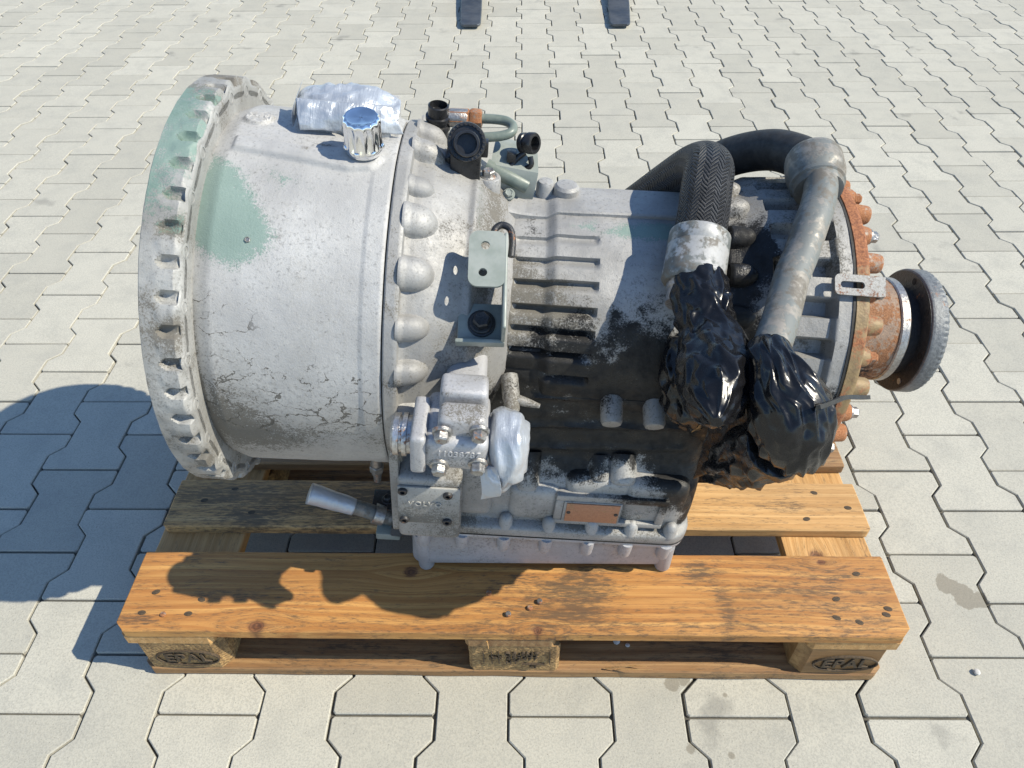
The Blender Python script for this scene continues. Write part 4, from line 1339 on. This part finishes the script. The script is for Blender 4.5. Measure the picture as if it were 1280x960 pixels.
for s_, z_ in ((.276, -.148), (.337, -.152), (.277, -.211), (.337, -.211)):
    socket_screw((s_, -.2365, z_), (0, -1, 0), .0066, 'socket_screw', 'blacksteel', fp)
tm = textmesh('VOLVO', .0125, .0016, 1.2)
place_mesh(tm, (.306, -.2367, -.174), (1, 0, 0), (0, 0, 1), (0, -1, 0))
gp('raised_lettering', tm, 'flange', fp, smooth=False)
lp('cast_swelling', bm_mesh(box_bm(.345, .40, -.208, -.15, -.235, -.10, .016, 4)))

# ---- support bracket with bolt ---------------------------------------
BO, BX = Vector((.371, -.161, .1815)), Vector((1, .02, .03)).normalized()
BY = Vector((0, -.86, -.51)); BY = (BY - BX * BY.dot(BX)).normalized()
BZ = BX.cross(BY); BZ = BZ if BZ.z > 0 else -BZ
def inb(me):
    return place_mesh(me, BO, BX, BY, BZ)
def plate_hole(x0, x1, y0, y1, th, holes, rc=.01):
    """rounded plate with round holes, made from a filled outline"""
    bm = bmesh.new()
    P = []
    for cx, cy, a0 in ((x1 - rc, y1 - rc, 0), (x0 + rc, y1 - rc, 90), (x0 + rc, y0 + rc, 180), (x1 - rc, y0 + rc, 270)):
        for k in range(7):
            a = math.radians(a0 + 15 * k)
            P.append((cx + rc * math.cos(a), cy + rc * math.sin(a)))
    loops = [P] + [[(hx + hr * math.cos(2 * PI * k / 18) * (hl if hl else 1), hy + hr * math.sin(2 * PI * k / 18)) for k in range(18)] if not hl else
                   [(hx + (hl if math.cos(a) > 0 else -hl) + hr * math.cos(a), hy + hr * math.sin(a)) for a in [2 * PI * (k + .5) / 20 for k in range(20)]] for hx, hy, hr, hl in holes]
    ed = []
    for lp in loops:
        vs = [bm.verts.new((x, y, 0)) for x, y in lp]
        ed += [bm.edges.new((vs[i], vs[(i + 1) % len(vs)])) for i in range(len(vs))]
    bmesh.ops.triangle_fill(bm, use_beauty=True, use_dissolve=False, edges=ed)
    r = bmesh.ops.extrude_face_region(bm, geom=bm.faces[:])
    for v in [g for g in r['geom'] if isinstance(g, bmesh.types.BMVert)]:
        v.co.z += th
    return bm_mesh(bm)
br = gp('support_bracket', inb(plate_hole(-.0225, .0195, -.034, .034, .0035, [(-.004, -.016, .0052, 0), (-.006, .017, .0050, 0)], .011)), 'greygreen', None, 35)
gp('side_web', inb(bm_mesh(box_bm(.0170, .0215, -.033, .082, -.058, .0036, .0022, 3))), 'greygreen', br)
gp('base_plate', inb(bm_mesh(box_bm(-.034, .021, .030, .083, -.062, -.0575, .002, 2))), 'greygreen', br)
gp('base_lip', inb(bm_mesh(box_bm(-.036, .0215, .078, .083, -.062, -.046, .002, 2))), 'greygreen', br)
bp = BO + BX * (-.006) + BY * .056 + BZ * (-.0575)
gp('washer', lathe_dir(bp, BZ, [(0, .0165), (.003, .0165), (.0035, .0155), (.0036, .012), (.006, .012)], 24), 'blacksteel', br)
hexbolt(bp + BZ * .005, BZ, .0105, .011, True, 'bolt', 'blacksteel', br)
HK = [BO + BX * x + BY * y + BZ * z for x, y, z in ((.005, -.03, -.012), (.006, -.043, -.012), (.014, -.050, -.012), (.024, -.045, -.012), (.027, -.03, -.014), (.026, -.012, -.016))]
gp('hook', tube([tuple(p) for p in HK], .0042, 10, 6, attrs=False), 'blacksteel', br)
gp('mount_pad', lathe_dir(bp - BZ * .026, BZ, [(0, .02), (.022, .02)], 20), 'cast', br)

# ---- filler cap -------------------------------------------------------
CA = radial(80)
def cap_mesh():
    n = 168; NF = 14
    prof = [(0, .0205), (.001, .0222), (.004, .0225), (.0085, .0225), (.0105, .0222), (.034, .0218), (.038, .0222), (.0405, .0218), (.043, .0205), (.0442, .0185), (.0438, .0165), (.0430, .0155), (.0430, .004), (.0430, .0005)]
    o = pol(.217, 80, .2465)
    d, u, v = frame(CA)
    V = []
    for t, r in prof:
        for k in range(n):
            a = 2 * PI * k / n
            f = 0
            if .009 < t < .039:
                f = .0020 * (0.5 + .5 * math.cos(a * NF)) ** .6
            elif t >= .039 and t < .0436 and r > .017:
                f = .0008 * (0.5 + .5 * math.cos(a * NF)) ** .6
            rr = r - f
            z = t + (.0009 * math.sin(a * 5) * math.sin(r * 900) if r < .0155 else 0)
            V.append(o + d * z + (u * math.cos(a) + v * math.sin(a)) * rr)
    F = grid_faces(len(prof), n, wrap_m=True)
    bm = bmesh.new(); m = pymesh(V, F); bm.from_mesh(m)
    return bm_mesh(bm), o, d, u, v
cm, co, cd_, cu_, cv_ = cap_mesh()
cap = gp('filler_cap', cm, 'chrome', None, 50)
for k in range(14):
    a = 2 * PI * (k + .5) / 14
    q = co + cd_ * .0068 + (cu_ * math.cos(a) + cv_ * math.sin(a)) * .0222
    if k % 2 == 0:
        gp('grip_stud', lathe_dir(q, cu_ * math.cos(a) + cv_ * math.sin(a), [(-.002, .0038), (.0006, .0036), (.0017, .0024), (.0021, .0008)], 14), 'chrome', cap)
gp('filler_neck', lathe_dir(co - CA * .012, CA, [(0, .021), (.0125, .019)], 28), 'cast', cap)

# ---- taped cover on top of the bell -----------------------------------
def wrinkle_box(c, h, n=70, m=90, seed=0, amp=.004, p=4.0, lean=0.0, freq=(30, 60, 60)):
    """superellipsoid with stretched tape wrinkles"""
    V = []
    for i in range(n):
        a = -PI / 2 + PI * (i + .02) / (n - .96)
        for j in range(m):
            b = 2 * PI * j / m
            f = lambda x: math.copysign(abs(x) ** (2 / p), x)
            V.append((f(math.cos(a)) * f(math.cos(b)), f(math.cos(a)) * f(math.sin(b)), f(math.sin(a))))
    V = np.array(V)
    N = V / np.linalg.norm(V, axis=1)[:, None]
    W = V * np.array(h)
    W[:, 1] += lean * (W[:, 2])
    q = W * np.array(freq)
    w1 = np.cumsum(np.zeros(1))
    k = ridged(q + 3.1 * seed + .8 * fbm(W * 40, 2, seed)[:, None], 3, seed)
    k2 = fbm(W * 30 + seed, 3, seed + 4)
    W = W + N * (k * amp + k2 * amp * 1.2)[:, None] + np.array(c)
    F = grid_faces(n, m, wrap_m=True) + [tuple(range(m))[::-1], tuple((n - 1) * m + k for k in range(m))]
    bm = bmesh.new(); me = pymesh(W, F); bm.from_mesh(me)
    return bm_mesh(bm)
def sheet(pts, nu=40, nv=24, amp=.002, freq=60, seed=0, ragged=.0):
    """bilinear/bezier patch from a 4x4 net, wrinkled, with a hair of thickness"""
    P = np.array(pts, float)
    B = lambda t: np.array([(1 - t) ** 3, 3 * t * (1 - t) ** 2, 3 * t * t * (1 - t), t ** 3])
    V = np.array([[np.einsum('i,j,ijk', B(i / nu), B(j / nv), P) for j in range(nv + 1)] for i in range(nu + 1)])
    q = V.reshape(-1, 3)
    d = fbm(q * freq + seed * 3, 3, seed)[:, None] * amp + ridged(q * freq * .6 + seed, 2, seed + 2)[:, None] * amp * .6
    q = q + d * np.array([.1, -.6, .8])
    t = np.array([0, .25, -.45]) * .0015
    n = len(q)
    F = grid_faces(nu + 1, nv + 1)
    F2 = [tuple(i + n for i in f[::-1]) for f in F]
    bd = [i * (nv + 1) for i in range(nu + 1)] + [nu * (nv + 1) + j for j in range(1, nv + 1)] + [i * (nv + 1) + nv for i in range(nu - 1, -1, -1)] + [j for j in range(nv - 1, 0, -1)]
    F3 = [(bd[k], bd[(k + 1) % len(bd)], bd[(k + 1) % len(bd)] + n, bd[k] + n) for k in range(len(bd))]
    bm = bmesh.new(); me = pymesh(np.concatenate([q, q + t]), F + F2 + F3); bm.from_mesh(me)
    return bm_mesh(bm)
def net(a, b, c, d, bulge):
    a, b, c, d = [np.array(x, float) for x in (a, b, c, d)]
    N = np.zeros((4, 4, 3))
    for i in range(4):
        for j in range(4):
            u, v = i / 3, j / 3
            N[i, j] = (a * (1 - u) + b * u) * (1 - v) + (d * (1 - u) + c * u) * v
            if 0 < j < 3:
                N[i, j] += np.array(bulge)
    return N
# ---- fittings on the crown -------------------------------------------
ft = gp('breather_fitting', lathe_dir((.2925, .072, .175), (.03, -.10, 1), [(0, .013), (.03, .0135), (.031, .0165), (.036, .0165), (.037, .0145), (.05, .0145), (.051, .0165), (.056, .0165), (.057, .0138), (.062, .0138), (.063, .0160), (.068, .0160), (.069, .0132), (.082, .0132), (.083, .0115), (.074, .0105)], 30), 'plastic')
gp('elbow', tube([(.289, .075, .215), (.276, .078, .222), (.268, .08, .212), (.266, .08, .19), (.266, .08, .17)], .006, 12, 8, attrs=False), 'plastic', ft)
un = gp('pipe_union', lathe_dir((.307, .072, .238), (1, -.06, .06), [(0, .0105), (.004, .012), (.026, .012), (.028, .0105), (.03, .0105)], 6), 'rusty')
gp('union_sleeve', lathe_dir((.309, .072, .238), (1, -.06, .06), [(0, .0118), (.022, .0118), (.024, .0108)], 24), 'steel', un)
gp('union_nut', lathe_dir((.335, .0705, .2395), (1, -.06, .06), [(0, .0112), (.002, .0128), (.014, .0128), (.016, .0112)], 6), 'rusty', un)
gp('return_tube', tube([(.345, .071, .240), (.365, .071, .241), (.382, .068, .241), (.391, .059, .239), (.389, .047, .236), (.376, .041, .233), (.352, .038, .230), (.332, .034, .225), (.316, .026, .214), (.304, .016, .200), (.298, .008, .185)], .0062, 14, 8, attrs=False), 'tubegreen', un)
cl = gp('sensor_clamp', bm_mesh(box_bm(.316, .354, -.018, .012, .178, .236, .004, 2)), 'plastic')
CD = Vector((.06, -.86, .50)).normalized()
cc = Vector((.334, .008, .2355))
gp('clamp_ring', lathe_dir(cc, CD, [(0, .0235), (.024, .0235), (.026, .0225), (.0262, .019), (.024, .0185)], 36), 'plastic', cl)
for k in range(26):
    a = 2 * PI * k / 26
    d_, u_, v_ = frame(CD)
    q = cc + CD * .0245 + (u_ * math.cos(a) + v_ * math.sin(a)) * .0208
    gp('knurl', lathe_dir(q, CD, [(0, .0014), (.0028, .0011)], 6), 'rubber', cl)
gp('connector_socket', lathe_dir(cc + CD * .01 - Vector((0, 0, .003)), CD, [(0, .0158), (.026, .0158), (.0272, .0148), (.0272, .0122), (.012, .0115)], 32), 'plastic', cl)
gp('clip', bm_mesh(box_bm(.352, .362, -.006, .008, .225, .245, .002, 2)), 'plastic', cl)
gp('clamp_side', bm_mesh(box_bm(.3095, .317, -.006, .03, .185, .222, .003, 2)), 'plastic', cl)
bo = gp('corner_boss', lathe_dir((.364, .004, .12), (0, 0, 1), [(0, .022), (.03, .0185), (.062, .0165), (.074, .0160), (.0765, .0145)], 28), 'cast', mid)
hexbolt((.364, .004, .1955), (0, 0, 1), .0085, .007, True, 'bolt', 'steel', bo)
def prism(me_pts, th):
    pass
sb = gp('sheet_bracket', sheet(net((.372, .085, .212), (.425, .075, .207), (.428, .022, .196), (.366, .025, .202), (0, .004, .006)), 14, 14, .0002, 20, 1), 'greygreen')
gp('bracket_skirt', sheet(net((.366, .025, .202), (.428, .022, .196), (.424, .018, .160), (.375, .02, .160), (0, -.004, 0)), 14, 14, .0002, 20, 1), 'greygreen', sb)
gp('bracket_tube', tube([(.36, .03, .196), (.39, .024, .186), (.415, .022, .176)], .010, 14, 5, attrs=False), 'tubegreen', sb)
hexbolt((.392, .008, .170), (0, -.6, .8), .006, .005, True, 'bolt', 'greygreen', sb)
rc = gp('cable_clip', lathe_dir((.404, .046, .224), (.75, -.55, .28), [(0, .0115), (.001, .0128), (.007, .0128), (.008, .0112), (.011, .0112), (.012, .0136), (.02, .0136), (.0215, .0125), (.0215, .0088), (.0, .0085)], 30, False), 'plastic')
gp('clip_arm', tube([(.409, .04, .214), (.399, .036, .207), (.392, .03, .199)], .0042, 10, 4, attrs=False), 'plastic', rc)
gp('clip_arm', bm_mesh(box_bm(.386, .398, .028, .042, .204, .216, .002, 2)), 'plastic', rc)
gp('clip_arm', tube([(.416, .032, .213), (.418, .028, .203), (.41, .03, .196)], .0036, 10, 4, attrs=False), 'plastic', rc)

# ---- hoses and pipe ---------------------------------------------------
H1 = [(.548, .195, .012), (.585, .150, .080), (.617, .102, .150), (.635, .060, .199), (.641, .028, .221), (.639, -.002, .228), (.633, -.030, .220), (.628, -.062, .202), (.622, -.095, .180), (.618, -.12, .163)]
hs = gp('braided_hose', tube(H1, .0312, 48, 14), 'hose', None, 180)
d1 = (Vector(H1[-1]) - Vector(H1[-3])).normalized()
c0 = Vector((.624, -.085, .187))
fe = gp('ferrule', lathe_dir(c0, d1, [(-.002, .0345), (0, .0362), (.002, .0368), (.016, .0369), (.017, .0362), (.019, .0362), (.020, .0369), (.052, .0371), (.0535, .0380), (.061, .0380), (.063, .0370), (.066, .0345), (.066, .030)], 40), 'collar', hs)
gp('hose_neck', lathe_dir(c0 + d1 * .062, d1, [(0, .0305), (.012, .0305), (.014, .0285), (.03, .0285)], 36), 'bright', hs)
H2 = [(.60, .17, .07), (.66, .155, .135), (.70, .13, .185), (.74, .095, .218), (.765, .055, .232), (.777, .015, .236)]
h2 = gp('rubber_hose', tube(H2, .0272, 36, 12), 'rubber', None, 180)
PP = [(.779, .03, .236), (.777, .0, .236), (.773, -.028, .232), (.765, -.055, .222), (.751, -.087, .211), (.737, -.12, .192), (.722, -.15, .182), (.711, -.18, .172), (.697, -.215, .167), (.684, -.245, .162), (.673, -.268, .158), (.668, -.285, .157)]
pp = gp('steel_pipe', tube(PP, .0203, 36, 10), 'pipe', h2, 180)
e0 = Vector((.780, .040, .2375)); e1 = Vector((-.05, -.93, -.25)).normalized()
gp('elbow_cuff', lathe_dir(e0, e1, [(-.004, .028), (0, .0335), (.006, .0360), (.030, .0365), (.036, .0355), (.040, .0320), (.044, .0318), (.046, .0335), (.050, .0335), (.052, .031), (.060, .0295), (.0615, .0225)], 40), 'pipe', h2)

# ---- black film wraps ---------------------------------------------------
def cell_d(q, scale, seed):
    """distance to the nearest of a jittered set of points (crumple facets)"""
    p = np.asarray(q) / scale
    i0 = np.floor(p).astype(np.int64)
    best = np.full(len(p), 9.0)
    for dx in (-1, 0, 1):
        for dy in (-1, 0, 1):
            for dz in (-1, 0, 1):
                c = i0 + [dx, dy, dz]
                f = np.stack([_h(c[:, 0], c[:, 1], c[:, 2], seed + k * 31) * .5 + .5 for k in range(3)], 1) + c
                best = np.minimum(best, np.linalg.norm(p - f, axis=1))
    return best
def wrap(P, rad, seed, amp=.007, n=120, sm=16, pleat=9, flat=None):
    def disp(V, th, L):
        q = V.reshape(-1, 3)
        w_ = np.stack([fbm(q * 22 + 5 * k + seed, 2, seed + k) for k in range(3)], 1) * .012
        a = cell_d(q + w_, .042, seed).reshape(V.shape[:2])
        b = cell_d(q + w_ * .7, .019, seed + 3).reshape(V.shape[:2])
        k2 = fbm(q * 14 + 9 * seed, 2, seed + 1).reshape(V.shape[:2])
        return amp * ((a - .5) * 1.9 + (b - .5) * .55 + k2 * 1.2)
    return tube(P, rad, n, sm, True, disp)
def film(P, rad, seed, nu=20, nv=10, jit=.16, soft=2, cuts=2):
    """crumpled film: a coarse jittered sleeve whose facets are subdivided and slightly relaxed"""
    rg = np.random.default_rng(seed)
    path = catmull(P, 12)
    L = np.r_[0, np.cumsum(np.linalg.norm(np.diff(path, axis=0), axis=1))]
    t = np.linspace(0, L[-1], nv + 1)
    C_ = np.stack([np.interp(t, L, path[:, k]) for k in range(3)], 1)
    T = np.gradient(C_, axis=0); T /= np.linalg.norm(T, axis=1)[:, None]
    u = np.cross(T[0], [.2, .3, .9]); u /= np.linalg.norm(u)
    V = []
    for i in range(nv + 1):
        u = u - T[i] * (u @ T[i]); u /= np.linalg.norm(u); v = np.cross(T[i], u)
        R_ = rad(i / nv)
        tw = rg.uniform(-.1, .1)
        for k in range(nu):
            a = 2 * PI * (k + rg.uniform(-.32, .32) + (.5 if i % 2 else 0)) / nu + tw
            j_ = 0 if i in (0, nv) else jit
            r_ = R_ * (1 + j_ * rg.uniform(-1, 1) * (1.3 if (k + i) % 2 else .7))
            V.append(C_[i] + (math.cos(a) * u + math.sin(a) * v) * r_ + T[i] * rg.uniform(-.3, .3) * (L[-1] / nv) * (1 if 0 < i < nv else 0))
    F = grid_faces(nv + 1, nu, wrap_m=True) + [tuple(range(nu))[::-1], tuple(nv * nu + k for k in range(nu))]
    bm = bmesh.new(); me = pymesh(V, F); bm.from_mesh(me)
    bmesh.ops.recalc_face_normals(bm, faces=bm.faces)
    bmesh.ops.triangulate(bm, faces=bm.faces[:], quad_method='SHORT_EDGE' if seed % 2 else 'LONG_EDGE')
    bmesh.ops.subdivide_edges(bm, edges=bm.edges[:], cuts=cuts, use_grid_fill=True)
    bmesh.ops.triangulate(bm, faces=[f for f in bm.faces if len(f.verts) > 4])
    bm.normal_update()
    co = np.array([v.co[:] for v in bm.verts])
    wv = np.stack([fbm(co * 26 + 7 * k, 2, seed + k) for k in range(3)], 1) * .02
    c1 = np.maximum(0, 1 - np.abs(vnoise((co + wv) * 46 + seed, seed)) * 5.5)
    c2 = np.maximum(0, 1 - np.abs(vnoise((co + wv) * 88 + seed, seed + 2)) * 5.0)
    dd = -.0022 * c1 - .0005 * c2 + .0005 * vnoise(co * 130 + seed, seed)
    for v, d_ in zip(bm.verts, dd):
        v.co += v.normal * float(d_)
    for _ in range(max(1, soft)):
        bmesh.ops.smooth_vert(bm, verts=bm.verts[:], factor=.32, use_axis_x=True, use_axis_y=True, use_axis_z=True)
    return bm_mesh(bm)
def rad_of(*r):
    xs = np.linspace(0, 1, len(r))
    return lambda t: float(np.interp(t, xs, r))
bg1 = gp('plastic_wrap', film([(.6185, -.134, .160), (.619, -.155, .154), (.623, -.185, .143), (.626, -.225, .135), (.623, -.270, .131), (.614, -.315, .132), (.608, -.352, .138)], rad_of(.0315, .034, .031, .038, .042, .034, .006), 3, 24, 15, .13, 2, 3), 'bag', hs, 180)
gp('plastic_wrap', film([(.612, -.165, .165), (.632, -.185, .150), (.652, -.195, .135)], rad_of(.022, .026, .012), 4, 14, 8, .22, 1, 3), 'bag', hs, 180)
gp('plastic_wrap', film([(.615, -.160, .09), (.620, -.185, .055), (.634, -.195, .010), (.650, -.188, -.035)], rad_of(.018, .030, .032, .012), 7, 18, 12, .22, 1, 3), 'bag', hs, 180)
bg2 = gp('plastic_wrap', film([(.674, -.262, .160), (.671, -.283, .160), (.680, -.304, .150), (.693, -.318, .128), (.703, -.328, .106), (.710, -.330, .080), (.705, -.315, .060)], rad_of(.024, .028, .040, .044, .042, .033, .008), 5, 36, 10, .09, 2, 3), 'bag', pp, 180)
gp('plastic_wrap', film([(.700, -.318, .075), (.702, -.285, .030), (.700, -.255, -.02), (.695, -.225, -.07), (.688, -.20, -.115)], rad_of(.036, .040, .038, .030, .008), 9, 26, 12, .15, 2, 3), 'bag', pp, 180)
gp('film_drape', sheet(net((.640, -.225, .125), (.675, -.290, .135), (.690, -.262, -.02), (.668, -.214, -.115), (.0, -.012, .012)), 40, 30, .006, 34, 3), 'bag', pp, 180)
gp('zip_tie', tube([(.700, -.352, .168), (.722, -.335, .160), (.744, -.318, .152), (.765, -.308, .144), (.780, -.300, .1375)], .0031, 4, 6, attrs=False), 'plastic', pp, 30)
gp('pipe_coupling', lathe_dir((.640, -.12, .03), (0, -1, -.1), [(0, .03), (.05, .03), (.055, .026)], 24), 'cast', hs)
gp('pipe_coupling', lathe_dir((.742, -.12, .01), (0, -1, -.1), [(0, .03), (.05, .03), (.055, .026)], 24), 'cast', pp)

# ---- slotted strap over the rear joint ----------------------------------
SO = pol(.811, 50.3, .2175); SX = Vector((1, 0, 0)); SZ = radial(50.3); SY = SZ.cross(SX)
st = gp('slotted_strap', place_mesh(plate_hole(-.0305, .031, -.0125, .0125, .003, [(-.009, 0, .0042, .0105)], .006), SO, SX, SY, SZ), 'strap', None, 30)
gp('strap_end', place_mesh(bm_mesh(box_bm(.0275, .031, -.0122, .0122, -.014, .0028, .001)), SO, SX, SY, SZ), 'strap', st)
hexbolt(SO + SX * .012 - SZ * .004, SZ, .008, .004, False, 'bolt', 'rusty', st)

# ---- taped cover over the opening on top of the bell
tm_ = film([(.128, .032, .2555), (.150, .032, .2565), (.188, .032, .2570), (.225, .032, .2560), (.248, .034, .2530)], rad_of(.020, .031, .033, .032, .018), 21, 26, 12, .10, 1)
nv_ = len(tm_.vertices); co_ = np.zeros(nv_ * 3, np.float32); tm_.vertices.foreach_get('co', co_); co_ = co_.reshape(-1, 3)
co_[:, 1] = .032 + (co_[:, 1] - .032) * 1.18 + (co_[:, 2] - .2555) * .45
co_[:, 2] = .2555 + (co_[:, 2] - .2555) * .66
co_[:, 2] += .003 * fbm(co_ * np.array([120, 20, 20]), 2, 3)
tm_.vertices.foreach_set('co', co_.ravel()); tm_.update()
tp = gp('taped_cover', tm_, 'tape', None, 180)
gp('tape_flap', sheet(net((.131, .006, .277), (.20, .004, .2765), (.184, -.012, .2485), (.137, -.016, .2475), (0, -.005, .004)), 40, 20, .0022, 75, 4), 'tape', tp, 180)
gp('tape_flap', sheet(net((.215, .008, .276), (.243, .012, .272), (.258, .0, .2450), (.210, -.012, .2480), (0, -.005, .003)), 30, 20, .003, 60, 6), 'tape', tp, 180)
gp('tape_flap', sheet(net((.128, .06, .278), (.132, .006, .278), (.127, -.010, .2475), (.123, .05, .246), (-.004, 0, .0)), 24, 20, .002, 60, 8), 'tape', tp, 180)
gp('opening_frame', bm_mesh(box_bm(.132, .242, -.004, .11, .205, .2475, .006, 2)), 'cast_bell', tp)

# ---- duct-taped sensor lump and taped drain tube --------------------------
def lump(P, rad, seed, mat='tape', amp=.004, n=90):
    return wrap(P, rad, seed, amp, n, 14, 7)
tl = gp('taped_sensor', film([(.402, -.20, -.03), (.404, -.25, .005), (.407, -.285, .040), (.408, -.306, .034), (.407, -.316, .005), (.401, -.314, -.032)], rad_of(.014, .018, .022, .0255, .023, .009), 12, 16, 11, .17, 1), 'tape', None, 180)
gp('tape_flap', sheet(net((.372, -.310, .006), (.394, -.328, .022), (.402, -.336, -.020), (.380, -.330, -.036), (.004, -.010, .004)), 30, 24, .0065, 55, 11), 'tape', tl, 180)
dt_ = gp('drain_tube', tube([(.262, -.150, -.338), (.235, -.150, -.328), (.205, -.150, -.314), (.16, -.151, -.2945), (.122, -.152, -.277)], .0122, 20, 8), 'pipe', None, 180)
gp('tape_wrap', wrap([(.186, -.1505, -.306), (.165, -.151, -.2965), (.142, -.1515, -.286), (.120, -.152, -.2765)], rad_of(.0135, .0145, .0158, .0165), 15, .0016, 60, 10, 4), 'tape', dt_, 180)
gp('tube_clamp', lathe_dir((.224, -.150, -.323), (.93, 0, -.36), [(-.008, .0125), (-.008, .0165), (.008, .0165), (.008, .0125)], 26), 'steel', dt_)
gp('clamp_ear', bm_mesh(box_bm(.212, .246, -.148, -.108, -.318, -.312, .002, 2)), 'blacksteel', dt_)
hexbolt((.236, -.128, -.313), (0, 0, 1), .0075, .006, True, 'bolt', 'blacksteel', dt_)
gp('tube_bracket', bm_mesh(box_bm(.222, .2605, -.178, -.118, -.352, -.336, .004, 2)), 'greygreen', dt_)
gp('tube_fitting', lathe_dir((.246, -.168, -.333), (1, 0, -.1), [(0, .012), (.002, .0135), (.016, .0135), (.018, .012), (.03, .011)], 6), 'blacksteel', dt_)
ds = gp('drain_stud', lathe_dir((.219, -.115, -.205), (0, 0, -1), [(0, .008), (.03, .008), (.034, .0085), (.058, .0085), (.06, .0065), (.075, .006), (.076, .004)], 12), 'steel')
gp('stud_nut', lathe_dir((.219, -.115, -.243), (0, 0, -1), [(0, .0105), (.001, .0115), (.012, .0115), (.013, .0105)], 6), 'steel', ds)
